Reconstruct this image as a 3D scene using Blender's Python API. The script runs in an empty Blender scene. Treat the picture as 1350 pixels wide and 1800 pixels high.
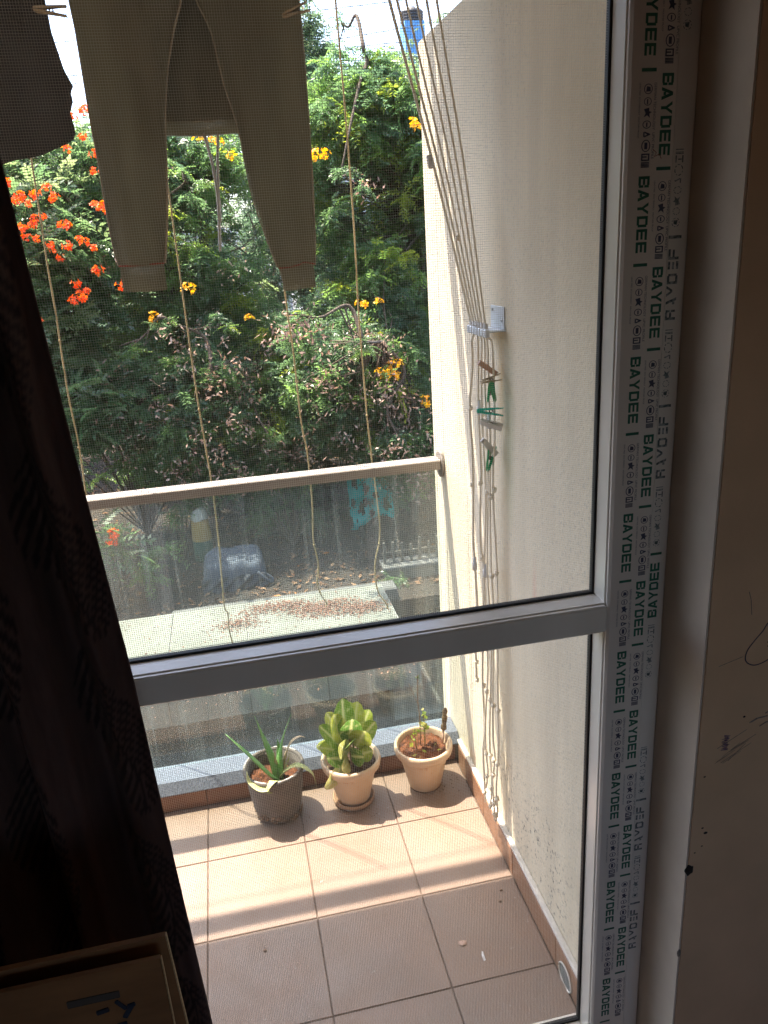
import bpy, bmesh, math, random
import numpy as np
from mathutils import Vector, Matrix, Euler

R = math.radians
rng = np.random.default_rng(7)
random.seed(7)
scn = bpy.context.scene
COL = scn.collection

# ---------------------------------------------------------------- camera
cam_d = bpy.data.cameras.new('camera')
cam = bpy.data.objects.new('camera', cam_d)
COL.objects.link(cam)
scn.camera = cam
cam_d.sensor_fit = 'VERTICAL'
cam_d.sensor_height = 24.0
cam_d.lens = 24.0 * 1367.94 / 1800.0
cam_d.clip_start = 0.02
cam_d.clip_end = 2000
PITCH, ROLL, YAW = R(19.13784), R(-3.57007), R(10.80432)
fw = Vector((math.sin(YAW) * math.cos(PITCH), math.cos(YAW) * math.cos(PITCH), -math.sin(PITCH)))
rt0 = Vector((math.cos(YAW), -math.sin(YAW), 0))
up0 = rt0.cross(fw)
rt = rt0 * math.cos(ROLL) + up0 * math.sin(ROLL)
up = -rt0 * math.sin(ROLL) + up0 * math.cos(ROLL)
CAM = Vector((-0.3645, -1.3962, 1.7625))
M = Matrix.Identity(4)
for i in range(3):
    M[i][0], M[i][1], M[i][2], M[i][3] = rt[i], up[i], -fw[i], CAM[i]
cam.matrix_world = M

# ---------------------------------------------------------------- light
SUN_TO = Vector((-0.268, 0.262, 1.0)).normalized()
world = bpy.data.worlds.new('World')
scn.world = world
world.use_nodes = True
wn = world.node_tree.nodes
bg = wn['Background']
sky = wn.new('ShaderNodeTexSky')
sky.sky_type = 'NISHITA'
sky.sun_disc = False
sky.sun_elevation = math.asin(SUN_TO.z)
sky.sun_rotation = math.atan2(SUN_TO.x, SUN_TO.y)
sky.altitude = 900
sky.air_density = 1.0
sky.dust_density = 6.5
world.node_tree.links.new(sky.outputs[0], bg.inputs[0])
bg.inputs[1].default_value = 0.15
sun_d = bpy.data.lights.new('sun', 'SUN')
sun_d.energy = 3.5
sun_d.angle = R(0.53)
sun_d.color = (1.0, 0.9, 0.76)
sun = bpy.data.objects.new('sun', sun_d)
COL.objects.link(sun)
sun.rotation_euler = (-SUN_TO).to_track_quat('-Z', 'Y').to_euler()
sun.location = (0, 0, 8)

vs = scn.view_settings
vs.view_transform = 'Standard'
vs.look = 'None'
vs.gamma = 1.0
vs.use_curve_mapping = False
vs.exposure = 2.45
cy = scn.cycles
cy.max_bounces = 12
cy.diffuse_bounces = 7
cy.glossy_bounces = 4
cy.transmission_bounces = 8
cy.transparent_max_bounces = 24
cy.caustics_reflective = False
cy.caustics_refractive = False
cy.sample_clamp_indirect = 6.0
cy.use_denoising = True
try:
    cy.denoiser = 'OPENIMAGEDENOISE'
    cy.denoising_input_passes = 'RGB_ALBEDO_NORMAL'
except Exception:
    pass

# ---------------------------------------------------------------- materials
def new_mat(name):
    m = bpy.data.materials.new(name)
    m.use_nodes = True
    nt = m.node_tree
    b = nt.nodes['Principled BSDF']
    return m, nt, b

def nd(nt, t, **kw):
    n = nt.nodes.new(t)
    for k, v in kw.items():
        setattr(n, k, v)
    return n

def coords(nt, scale=(1, 1, 1), world_space=False):
    if world_space:
        g = nd(nt, 'ShaderNodeNewGeometry')
        src = g.outputs['Position']
    else:
        g = nd(nt, 'ShaderNodeTexCoord')
        src = g.outputs['Object']
    mp = nd(nt, 'ShaderNodeMapping')
    mp.inputs['Scale'].default_value = scale
    nt.links.new(src, mp.inputs['Vector'])
    return mp.outputs['Vector']

def noise(nt, vec, scale, detail=4, rough=0.55):
    n = nd(nt, 'ShaderNodeTexNoise')
    n.inputs['Scale'].default_value = scale
    n.inputs['Detail'].default_value = detail
    n.inputs['Roughness'].default_value = rough
    nt.links.new(vec, n.inputs['Vector'])
    return n.outputs['Fac']

def ramp(nt, fac, stops):
    r = nd(nt, 'ShaderNodeValToRGB')
    el = r.color_ramp.elements
    while len(el) < len(stops):
        el.new(0.5)
    for e, (p, c) in zip(el, stops):
        e.position = p
        e.color = (*c, 1) if len(c) == 3 else c
    nt.links.new(fac, r.inputs['Fac'])
    return r.outputs['Color']

def g3(v):
    return (v, v, v)

def mixc(nt, fac, a, b, mode='MIX'):
    n = nd(nt, 'ShaderNodeMix', data_type='RGBA', blend_type=mode)
    if isinstance(fac, (int, float)):
        n.inputs[0].default_value = fac
    else:
        nt.links.new(fac, n.inputs[0])
    for s, v in ((6, a), (7, b)):
        if isinstance(v, tuple):
            n.inputs[s].default_value = (*v, 1) if len(v) == 3 else v
        else:
            nt.links.new(v, n.inputs[s])
    return n.outputs[2]

def math_n(nt, op, a, b=None, clamp=False):
    n = nd(nt, 'ShaderNodeMath', operation=op, use_clamp=clamp)
    for i, v in enumerate((a, b)):
        if v is None:
            continue
        if isinstance(v, (int, float)):
            n.inputs[i].default_value = v
        else:
            nt.links.new(v, n.inputs[i])
    return n.outputs[0]

def bump(nt, b, height, strength=0.3, dist=0.002):
    n = nd(nt, 'ShaderNodeBump')
    n.inputs['Strength'].default_value = strength
    n.inputs['Distance'].default_value = dist
    nt.links.new(height, n.inputs['Height'])
    nt.links.new(n.outputs['Normal'], b.inputs['Normal'])

def simple(name, c1, c2=None, rough=0.6, scale=20, metal=0.0, bs=0.0, bd=0.002, bscale=None, spec=0.5, ws=False, stretch=(1, 1, 1), contrast=(0.35, 0.65), obj_var=0.0):
    m, nt, b = new_mat(name)
    c2 = c2 or tuple(v * 0.8 for v in c1)
    v = coords(nt, stretch, ws)
    col = ramp(nt, noise(nt, v, scale, 6), [(contrast[0], c1), (contrast[1], c2)])
    if obj_var:
        oi = nd(nt, 'ShaderNodeObjectInfo')
        f = math_n(nt, 'MULTIPLY_ADD', oi.outputs['Random'], obj_var)
        f.node.inputs[2].default_value = 1 - obj_var / 2
        hv = nd(nt, 'ShaderNodeHueSaturation')
        nt.links.new(f, hv.inputs['Value'])
        nt.links.new(col, hv.inputs['Color'])
        col = hv.outputs[0]
    nt.links.new(col, b.inputs['Base Color'])
    b.inputs['Roughness'].default_value = rough
    b.inputs['Metallic'].default_value = metal
    b.inputs['Specular IOR Level'].default_value = spec
    if bs:
        bump(nt, b, noise(nt, v, bscale or scale * 4, 5), bs, bd)
    return m

def leafy(name, stops, rough=0.45, transl=0.35, attr='tint', tcol=None, spec=0.4):
    """leaf material: colour from a per-leaf attribute, with light passing through"""
    m, nt, b = new_mat(name)
    a = nd(nt, 'ShaderNodeAttribute', attribute_name=attr)
    col = ramp(nt, a.outputs['Fac'], stops)
    nt.links.new(col, b.inputs['Base Color'])
    b.inputs['Roughness'].default_value = rough
    b.inputs['Specular IOR Level'].default_value = spec
    t = nd(nt, 'ShaderNodeBsdfTranslucent')
    hs = nd(nt, 'ShaderNodeHueSaturation')
    hs.inputs['Saturation'].default_value = 1.15
    hs.inputs['Value'].default_value = 1.9
    nt.links.new(col, hs.inputs['Color'])
    nt.links.new(hs.outputs[0], t.inputs['Color'])
    mx = nd(nt, 'ShaderNodeMixShader')
    mx.inputs[0].default_value = transl
    nt.links.new(b.outputs[0], mx.inputs[1])
    nt.links.new(t.outputs[0], mx.inputs[2])
    nt.links.new(mx.outputs[0], nt.nodes['Material Output'].inputs['Surface'])
    return m

def cloth(name, c1, c2, transl=0.2, scale=60, stretch=(1, 1, 1), weave=900):
    m, nt, b = new_mat(name)
    v = coords(nt, stretch)
    col = ramp(nt, noise(nt, v, scale, 4), [(0.3, c1), (0.7, c2)])
    nt.links.new(col, b.inputs['Base Color'])
    b.inputs['Roughness'].default_value = 0.9
    b.inputs['Specular IOR Level'].default_value = 0.15
    wv = math_n(nt, 'ADD', math_n(nt, 'MULTIPLY', noise(nt, v, weave, 2), 0.06), noise(nt, coords(nt, (1, 1, 0.35)), 16, 4, 0.6))
    bump(nt, b, wv, 0.8, 0.012)
    t = nd(nt, 'ShaderNodeBsdfTranslucent')
    nt.links.new(col, t.inputs['Color'])
    mx = nd(nt, 'ShaderNodeMixShader')
    mx.inputs[0].default_value = transl
    nt.links.new(b.outputs[0], mx.inputs[1])
    nt.links.new(t.outputs[0], mx.inputs[2])
    nt.links.new(mx.outputs[0], nt.nodes['Material Output'].inputs['Surface'])
    return m

MAT = {}
MAT['frame'] = simple('white_upvc', (0.85, 0.8, 0.72), (0.76, 0.71, 0.63), 0.24, 6, bs=0.05, bscale=40, stretch=(1, 1, 0.2))
MAT['film'] = simple('protective_film', (0.78, 0.72, 0.65), (0.68, 0.62, 0.56), 0.3, 9, stretch=(1, 1, 0.3), bs=0.1, bscale=25)
MAT['gasket'] = simple('black_gasket', (0.012, 0.011, 0.011), None, 0.6)
MAT['wire'] = None
MAT['ink_green'] = simple('green_print', (0.012, 0.1, 0.062), (0.02, 0.14, 0.085), 0.5, 60)
MAT['ink_dark'] = simple('dark_print', (0.04, 0.045, 0.085), (0.07, 0.075, 0.12), 0.5, 60)
MAT['room_wall'] = simple('room_plaster', (0.7, 0.48, 0.3), (0.6, 0.41, 0.255), 0.8, 5, bs=0.25, bscale=160, bd=0.001, ws=True)
MAT['reveal'] = simple('reveal_plaster', (0.64, 0.56, 0.47), (0.55, 0.48, 0.4), 0.75, 6, bs=0.3, bscale=120, bd=0.001, ws=True)
MAT['room_floor'] = simple('room_floor', (0.42, 0.36, 0.3), None, 0.4, 3)
MAT['pen'] = simple('ink_marks', (0.03, 0.035, 0.07), (0.06, 0.06, 0.09), 0.7, 90)
MAT['purple'] = simple('purple_crayon', (0.12, 0.07, 0.17), (0.2, 0.13, 0.24), 0.8, 300)
MAT['smudge'] = simple('dark_smudge', (0.16, 0.14, 0.12), (0.28, 0.25, 0.22), 0.8, 200)
MAT['hole'] = simple('broken_plaster', (0.012, 0.011, 0.01), (0.03, 0.026, 0.022), 0.95, 90, bs=0.6, bscale=200)
MAT['tile'] = None
MAT['grout'] = simple('dark_grout', (0.09, 0.06, 0.045), (0.14, 0.1, 0.075), 0.9, 60)
MAT['granite'] = simple('grey_granite', (0.18, 0.195, 0.235), (0.06, 0.068, 0.09), 0.35, 190, contrast=(0.38, 0.66), ws=True)
MAT['curb_tile'] = simple('brown_curb_tile', (0.22, 0.095, 0.048), (0.15, 0.062, 0.032), 0.45, 14, ws=True)
MAT['skirt'] = simple('brown_skirting_tile', (0.29, 0.15, 0.085), (0.235, 0.12, 0.068), 0.45, 14, ws=True, obj_var=0.12)
MAT['fillet'] = simple('cement_fillet', (0.7, 0.66, 0.6), (0.55, 0.52, 0.47), 0.85, 40, bs=0.5, bscale=120, ws=True)
MAT['alu'] = simple('satin_steel_rail', (0.33, 0.295, 0.255), (0.25, 0.22, 0.19), 0.45, 18, metal=0.25, stretch=(0.3, 1, 1), ws=True)
MAT['cord'] = simple('cream_cord', (0.88, 0.8, 0.66), (0.76, 0.68, 0.54), 0.85, 300, bs=0.4, bscale=900, bd=0.0006)
MAT['toggle'] = simple('white_toggle', (0.72, 0.71, 0.7), None, 0.4)
MAT['bracket'] = simple('white_bracket', (0.68, 0.72, 0.75), (0.6, 0.64, 0.67), 0.35, 20)
MAT['jute'] = simple('jute_string', (0.5, 0.39, 0.2), (0.36, 0.26, 0.12), 0.9, 200)
MAT['steel'] = simple('steel', (0.5, 0.5, 0.5), None, 0.3, metal=1.0)
MAT['white_paint'] = simple('white_paint', (0.72, 0.71, 0.69), (0.62, 0.61, 0.59), 0.7, 4, ws=True)
MAT['wood'] = simple('pale_wood', (0.46, 0.36, 0.24), (0.36, 0.27, 0.17), 0.7, 30, stretch=(1, 6, 6))
MAT['clear_pin'] = simple('cloudy_plastic', (0.66, 0.63, 0.58), None, 0.3)
MAT['pink_pin'] = simple('faded_pink_plastic', (0.62, 0.38, 0.25), (0.5, 0.29, 0.18), 0.4)
MAT['green_pin'] = leafy('green_plastic', [(0, (0.01, 0.32, 0.14)), (1, (0.01, 0.32, 0.14))], 0.25, 0.4)
MAT['teal_pin'] = leafy('teal_plastic', [(0, (0.03, 0.42, 0.33)), (1, (0.03, 0.42, 0.33))], 0.25, 0.4)
MAT['rust'] = simple('dark_spring', (0.1, 0.06, 0.04), None, 0.5, metal=0.6)
MAT['wire'] = cloth('nylon_screen_wire', (0.62, 0.6, 0.53), (0.55, 0.535, 0.475), 0.5, 8)
MAT['pants'] = cloth('olive_cotton', (0.32, 0.29, 0.205), (0.225, 0.205, 0.145), 0.48, 14, (1, 1, 0.22))
MAT['pants_in'] = cloth('olive_cotton_inside', (0.25, 0.22, 0.16), (0.18, 0.16, 0.115), 0.35, 25, (1, 1, 0.25))
MAT['seam'] = simple('pale_seam', (0.4, 0.33, 0.24), None, 0.9)
MAT['redthread'] = simple('red_thread', (0.36, 0.08, 0.045), None, 0.9)
MAT['lace'] = simple('white_drawstring', (0.66, 0.64, 0.6), None, 0.85)
MAT['shirt'] = cloth('dark_grey_cotton', (0.11, 0.1, 0.095), (0.08, 0.072, 0.07), 0.35, 30)
MAT['soil'] = simple('red_soil', (0.24, 0.085, 0.035), (0.075, 0.025, 0.012), 0.95, 45, bs=1.0, bscale=80, bd=0.01)
MAT['soil_dark'] = simple('dark_soil', (0.11, 0.055, 0.03), (0.045, 0.022, 0.013), 0.95, 45, bs=1.0, bscale=80, bd=0.01)
MAT['pot_grey'] = simple('weathered_dark_plastic', (0.15, 0.125, 0.105), (0.09, 0.075, 0.063), 0.75, 25, bs=0.15, bscale=120, stretch=(1, 1, 2))
MAT['pot_rim'] = simple('pale_rim_plastic', (0.5, 0.45, 0.4), None, 0.6)
MAT['mud'] = simple('dried_mud', (0.26, 0.17, 0.11), (0.12, 0.08, 0.055), 0.95, 70, bs=0.8, bscale=150)
MAT['saucer'] = simple('muddy_saucer', (0.42, 0.26, 0.16), (0.3, 0.18, 0.11), 0.85, 22, bs=0.3)
MAT['bark'] = simple('grey_bark', (0.2, 0.17, 0.135), (0.09, 0.075, 0.06), 0.95, 9, bs=0.8, bscale=30, bd=0.02, stretch=(1, 1, 0.3))
MAT['twig'] = simple('brown_twig', (0.11, 0.08, 0.055), (0.06, 0.045, 0.03), 0.9, 30)
MAT['terrace'] = simple('pale_terrace_tile', (0.175, 0.182, 0.158), (0.13, 0.135, 0.113), 0.6, 2.2, ws=True, obj_var=0.1)
MAT['cement'] = simple('grey_cement', (0.26, 0.26, 0.24), (0.17, 0.17, 0.155), 0.9, 5, ws=True, bs=0.4, bscale=50, bd=0.01)
MAT['kerb'] = simple('shaded_kerb', (0.13, 0.13, 0.125), (0.08, 0.08, 0.075), 0.9, 6, ws=True)  # grey cement darkened in colour to stand in for tree shade
MAT['picket'] = simple('grey_picket', (0.13, 0.12, 0.1), (0.09, 0.08, 0.065), 0.9, 20)
MAT['ink_faded'] = simple('worn_print', (0.07, 0.09, 0.09), (0.34, 0.36, 0.35), 0.5, 160, contrast=(0.42, 0.6))
MAT['blockwall'] = simple('stained_block', (0.2, 0.18, 0.145), (0.13, 0.115, 0.09), 0.9, 4, ws=True, bs=0.5, bscale=40, bd=0.01, obj_var=0.2)
MAT['earth'] = simple('leaf_mould_soil', (0.022, 0.018, 0.015), (0.05, 0.035, 0.025), 0.98, 3.0, bs=1.0, bscale=20, bd=0.05, ws=True)
MAT['yard'] = simple('dark_yard', (0.06, 0.055, 0.047), (0.03, 0.027, 0.023), 0.95, 2.5, bs=0.8, bscale=25, bd=0.03, ws=True)
MAT['litter'] = leafy('dry_leaves', [(0, (0.05, 0.028, 0.016)), (0.55, (0.14, 0.07, 0.035)), (0.9, (0.28, 0.17, 0.095)), (1, (0.42, 0.16, 0.04))], 0.8, 0.1)
MAT['pods'] = leafy('dry_pods', [(0, (0.16, 0.095, 0.068)), (0.6, (0.34, 0.215, 0.16)), (1, (0.48, 0.35, 0.27))], 0.7, 0.25)
MAT['petal_litter'] = leafy('dry_petals', [(0, (0.1, 0.045, 0.028)), (1, (0.24, 0.12, 0.08))], 0.9, 0.05)
MAT['fern_leaf'] = leafy('feathery_leaf', [(0, (0.085, 0.14, 0.085)), (0.45, (0.13, 0.205, 0.095)), (0.8, (0.18, 0.28, 0.08)), (1, (0.3, 0.34, 0.07))], 0.32, 0.5, spec=0.65)
MAT['tulip_leaf'] = leafy('glossy_leaf', [(0, (0.07, 0.125, 0.062)), (0.6, (0.13, 0.195, 0.09)), (1, (0.23, 0.28, 0.14))], 0.25, 0.45, spec=0.8)
MAT['far_leaf'] = leafy('far_leaf', [(0, (0.085, 0.13, 0.09)), (0.6, (0.13, 0.19, 0.11)), (1, (0.18, 0.23, 0.11))], 0.36, 0.5, spec=0.6)
MAT['orange'] = leafy('orange_petal', [(0, (0.75, 0.07, 0.012)), (0.7, (0.85, 0.14, 0.02)), (1, (0.8, 0.25, 0.05))], 0.5, 0.35)
MAT['yellow'] = leafy('yellow_petal', [(0, (0.75, 0.32, 0.01)), (0.7, (0.85, 0.5, 0.02)), (1, (0.7, 0.55, 0.08))], 0.5, 0.35)
MAT['tarp'] = simple('grey_blue_tarp', (0.085, 0.1, 0.125), (0.06, 0.07, 0.09), 0.85, 7, spec=0.2, bs=0.4, bscale=14, bd=0.02)
MAT['tarp_shade'] = simple('shaded_tarp', (0.05, 0.055, 0.065), (0.03, 0.033, 0.04), 0.7, 9, bs=0.4, bscale=20, bd=0.02)  # darker tarpaulin colour for its shaded near side
MAT['teal_net'] = leafy('teal_net', [(0, (0.02, 0.42, 0.38)), (1, (0.06, 0.6, 0.55))], 0.6, 0.4)
MAT['ochre'] = simple('ochre_paint', (0.42, 0.28, 0.1), (0.33, 0.21, 0.08), 0.8, 12)
MAT['dgreen'] = simple('dark_green_paint', (0.02, 0.07, 0.04), None, 0.7, 12)
MAT['cream'] = simple('cream_sack', (0.55, 0.5, 0.4), None, 0.8, 12)
MAT['house'] = simple('pale_far_wall', (0.6, 0.6, 0.62), (0.52, 0.52, 0.54), 0.85, 2, ws=True)
MAT['pane'] = simple('dark_pane', (0.04, 0.05, 0.06), None, 0.1)
MAT['tank'] = simple('dark_tank', (0.05, 0.052, 0.058), None, 0.5)
MAT['bluepaint'] = simple('blue_sheet', (0.1, 0.3, 0.62), (0.14, 0.36, 0.66), 0.6, 6)
MAT['carton'] = simple('brown_carton', (0.27, 0.13, 0.05), (0.19, 0.09, 0.035), 0.85, 8, bs=0.1, bscale=60, stretch=(1, 1, 3))
MAT['carton_edge'] = simple('pale_carton_edge', (0.55, 0.4, 0.22), None, 0.9)
MAT['ink_blue'] = simple('blue_print', (0.014, 0.02, 0.04), (0.025, 0.035, 0.06), 0.8, 20)
MAT['ink_grey'] = simple('grey_print', (0.06, 0.05, 0.045), (0.09, 0.07, 0.055), 0.8, 20)
MAT['handle'] = simple('weathered_handle', (0.2, 0.13, 0.06), (0.1, 0.065, 0.035), 0.7, 60, bs=0.5, bscale=150)
MAT['pink_rod'] = simple('faded_rod', (0.55, 0.36, 0.27), None, 0.6)
MAT['stem_green'] = simple('green_stem', (0.14, 0.2, 0.05), (0.2, 0.15, 0.06), 0.6, 40)
MAT['stem_dry'] = simple('dry_stem', (0.3, 0.2, 0.12), (0.2, 0.13, 0.08), 0.8, 40)

def make_tile_mat():
    m, nt, b = new_mat('terracotta_tile')
    v = coords(nt, (1, 1, 1), True)
    base = ramp(nt, noise(nt, v, 7, 6), [(0.3, (0.245, 0.148, 0.098)), (0.7, (0.2, 0.12, 0.078))])
    # fine grey dust film, thicker in irregular patches
    dust = ramp(nt, noise(nt, v, 3.2, 8, 0.65), [(0.35, g3(0.12)), (0.7, g3(0.45))])
    col = mixc(nt, dust, base, (0.235, 0.21, 0.19))
    sp = ramp(nt, noise(nt, v, 46, 3, 0.5), [(0.70, g3(0)), (0.76, g3(1))])
    col = mixc(nt, math_n(nt, 'MULTIPLY', sp, 0.5), col, (0.5, 0.46, 0.42))
    ds = ramp(nt, noise(nt, v, 75, 2, 0.4), [(0.74, g3(0)), (0.79, g3(1))])
    col = mixc(nt, math_n(nt, 'MULTIPLY', ds, 0.5), col, (0.14, 0.08, 0.05))
    oi = nd(nt, 'ShaderNodeObjectInfo')
    f = math_n(nt, 'MULTIPLY_ADD', oi.outputs['Random'], 0.1)
    f.node.inputs[2].default_value = 0.95
    hv = nd(nt, 'ShaderNodeHueSaturation')
    nt.links.new(f, hv.inputs['Value'])
    nt.links.new(col, hv.inputs['Color'])
    nt.links.new(hv.outputs[0], b.inputs['Base Color'])
    rr = ramp(nt, noise(nt, v, 9, 5), [(0.3, g3(0.38)), (0.7, g3(0.6))])
    nt.links.new(rr, b.inputs['Roughness'])
    bump(nt, b, noise(nt, v, 140, 4), 0.12, 0.001)
    return m
MAT['tile'] = make_tile_mat()

def blob_mask(nt, pos, centre, radii):
    """0..1 soft ellipsoid mask in world space"""
    mp = nd(nt, 'ShaderNodeVectorMath', operation='SUBTRACT')
    nt.links.new(pos, mp.inputs[0])
    mp.inputs[1].default_value = centre
    d = nd(nt, 'ShaderNodeVectorMath', operation='DIVIDE')
    nt.links.new(mp.outputs[0], d.inputs[0])
    d.inputs[1].default_value = radii
    l = nd(nt, 'ShaderNodeVectorMath', operation='LENGTH')
    nt.links.new(d.outputs[0], l.inputs[0])
    return math_n(nt, 'SUBTRACT', 1.0, l.outputs['Value'], True)

def make_fin_mat():
    m, nt, b = new_mat('white_textured_plaster')
    g = nd(nt, 'ShaderNodeNewGeometry')
    v = g.outputs['Position']
    base = ramp(nt, noise(nt, v, 3, 6), [(0.3, (0.76, 0.67, 0.515)), (0.75, (0.65, 0.57, 0.43))])
    stv = coords(nt, (1, 9, 0.7), True)
    stk = ramp(nt, noise(nt, stv, 1.3, 5, 0.6), [(0.42, g3(0)), (0.72, g3(0.5))])
    base = mixc(nt, stk, base, (0.53, 0.46, 0.35))
    # mould speckle along the foot of the wall
    sp = ramp(nt, noise(nt, v, 85, 4, 0.7), [(0.56, g3(0)), (0.63, g3(1))])
    mk = blob_mask(nt, v, (0.29, 0.27, 0.27), (0.3, 0.3, 0.26))
    mk2 = blob_mask(nt, v, (0.29, 0.08, 0.2), (0.3, 0.2, 0.25))
    mk = math_n(nt, 'MAXIMUM', mk, mk2)
    mk = math_n(nt, 'MULTIPLY', mk, ramp(nt, noise(nt, v, 12, 4), [(0.4, g3(0.05)), (0.62, g3(1.6))]))
    col = mixc(nt, math_n(nt, 'MULTIPLY', mk, sp, True), base, (0.12, 0.12, 0.11))
    # thin speckle everywhere (dirt caught in the rough coat)
    sp2 = math_n(nt, 'MULTIPLY', ramp(nt, noise(nt, v, 120, 3, 0.6), [(0.56, g3(0)), (0.66, g3(0.6))]), ramp(nt, noise(nt, v, 2.2, 4), [(0.35, g3(0.15)), (0.6, g3(1.0))]))
    col = mixc(nt, sp2, col, (0.4, 0.38, 0.33))
    # rust run and algae below the bracket, faint pink streak
    st = blob_mask(nt, v, (0.29, 0.405, 1.43), (0.3, 0.03, 0.16))
    col = mixc(nt, math_n(nt, 'MULTIPLY', st, 0.75), col, (0.55, 0.4, 0.2))
    st = blob_mask(nt, v, (0.29, 0.355, 1.3), (0.3, 0.05, 0.3))
    col = mixc(nt, math_n(nt, 'MULTIPLY', st, 0.45), col, (0.3, 0.38, 0.22))
    st = blob_mask(nt, v, (0.29, 0.19, 0.93), (0.3, 0.018, 0.13))
    col = mixc(nt, math_n(nt, 'MULTIPLY', st, 0.5), col, (0.7, 0.36, 0.26))
    nt.links.new(col, b.inputs['Base Color'])
    b.inputs['Roughness'].default_value = 0.85
    b.inputs['Specular IOR Level'].default_value = 0.25
    n1 = noise(nt, v, 95, 5, 0.65)
    bump(nt, b, n1, 0.7, 0.004)
    return m
MAT['fin'] = make_fin_mat()

def make_glass_mat():
    """thin clear pane: passes light with a faint green tint, mirrors by Fresnel, carries dust runs"""
    m = bpy.data.materials.new('tinted_dusty_glass')
    m.use_nodes = True
    nt = m.node_tree
    nt.nodes.clear()
    out = nd(nt, 'ShaderNodeOutputMaterial')
    tr = nd(nt, 'ShaderNodeBsdfTransparent')
    tr.inputs[0].default_value = (0.935, 0.985, 0.96, 1)
    gl = nd(nt, 'ShaderNodeBsdfGlossy')
    gl.inputs['Roughness'].default_value = 0.01
    lw = nd(nt, 'ShaderNodeLayerWeight')      # Schlick curve, the same from both sides of the pane
    lw.inputs[0].default_value = 0.5
    p5 = math_n(nt, 'POWER', lw.outputs['Facing'], 5.0)
    fr = math_n(nt, 'MULTIPLY_ADD', p5, 0.3)
    fr.node.inputs[2].default_value = 0.075
    m1 = nd(nt, 'ShaderNodeMixShader')
    nt.links.new(fr, m1.inputs[0])
    nt.links.new(tr.outputs[0], m1.inputs[1])
    nt.links.new(gl.outputs[0], m1.inputs[2])
    df = nd(nt, 'ShaderNodeBsdfDiffuse')
    df.inputs[0].default_value = (0.55, 0.62, 0.58, 1)
    tl = nd(nt, 'ShaderNodeBsdfTranslucent')
    tl.inputs[0].default_value = (0.55, 0.62, 0.58, 1)
    ds = nd(nt, 'ShaderNodeMixShader')
    ds.inputs[0].default_value = 0.5
    nt.links.new(df.outputs[0], ds.inputs[1])
    nt.links.new(tl.outputs[0], ds.inputs[2])
    v = coords(nt, (34, 1, 1.6), True)
    v2 = coords(nt, (1, 1, 1), True)
    runs = ramp(nt, noise(nt, v, 1.6, 5, 0.7), [(0.5, g3(0)), (0.75, g3(0.16))])
    spots = ramp(nt, noise(nt, v2, 150, 3, 0.6), [(0.6, g3(0)), (0.7, g3(0.12))])
    film = ramp(nt, noise(nt, v2, 2.5, 4), [(0.3, g3(0.02)), (0.7, g3(0.055))])
    f = math_n(nt, 'ADD', math_n(nt, 'MULTIPLY', runs, 0.6), film)
    f = math_n(nt, 'ADD', f, math_n(nt, 'MULTIPLY', spots, 0.5))
    m2 = nd(nt, 'ShaderNodeMixShader')
    nt.links.new(f, m2.inputs[0])
    nt.links.new(m1.outputs[0], m2.inputs[1])
    nt.links.new(ds.outputs[0], m2.inputs[2])
    nt.links.new(m2.outputs[0], out.inputs['Surface'])
    return m
MAT['glass'] = make_glass_mat()

def make_curtain_mat():
    m, nt, b = new_mat('dark_velvet')
    a = nd(nt, 'ShaderNodeAttribute', attribute_name='print')
    v = coords(nt, (3, 3, 0.5))
    base = ramp(nt, noise(nt, v, 20, 5), [(0.3, (0.095, 0.056, 0.05)), (0.7, (0.065, 0.038, 0.034))])
    col = mixc(nt, math_n(nt, 'MULTIPLY', a.outputs['Fac'], 0.8), base, (0.012, 0.008, 0.009))
    nt.links.new(col, b.inputs['Base Color'])
    b.inputs['Roughness'].default_value = 0.85
    b.inputs['Specular IOR Level'].default_value = 0.2
    b.inputs['Sheen Weight'].default_value = 0.1
    b.inputs['Sheen Tint'].default_value = (0.8, 0.6, 0.55, 1)
    bump(nt, b, noise(nt, coords(nt, (4, 4, 1)), 160, 3), 0.3, 0.001)
    return m
MAT['curtain'] = make_curtain_mat()

def make_pot_mat():
    m, nt, b = new_mat('cream_clay_pot')
    v = coords(nt, (1, 1, 1))
    base = ramp(nt, noise(nt, v, 9, 6), [(0.3, (0.62, 0.46, 0.31)), (0.7, (0.52, 0.36, 0.23))])
    wear = ramp(nt, noise(nt, v, 16, 6, 0.7), [(0.6, g3(0)), (0.68, g3(0.8))])
    col = mixc(nt, wear, base, (0.45, 0.2, 0.09))
    nt.links.new(col, b.inputs['Base Color'])
    b.inputs['Roughness'].default_value = 0.55
    bump(nt, b, noise(nt, v, 60, 4), 0.15, 0.002)
    return m
MAT['pot_cream'] = make_pot_mat()

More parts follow.
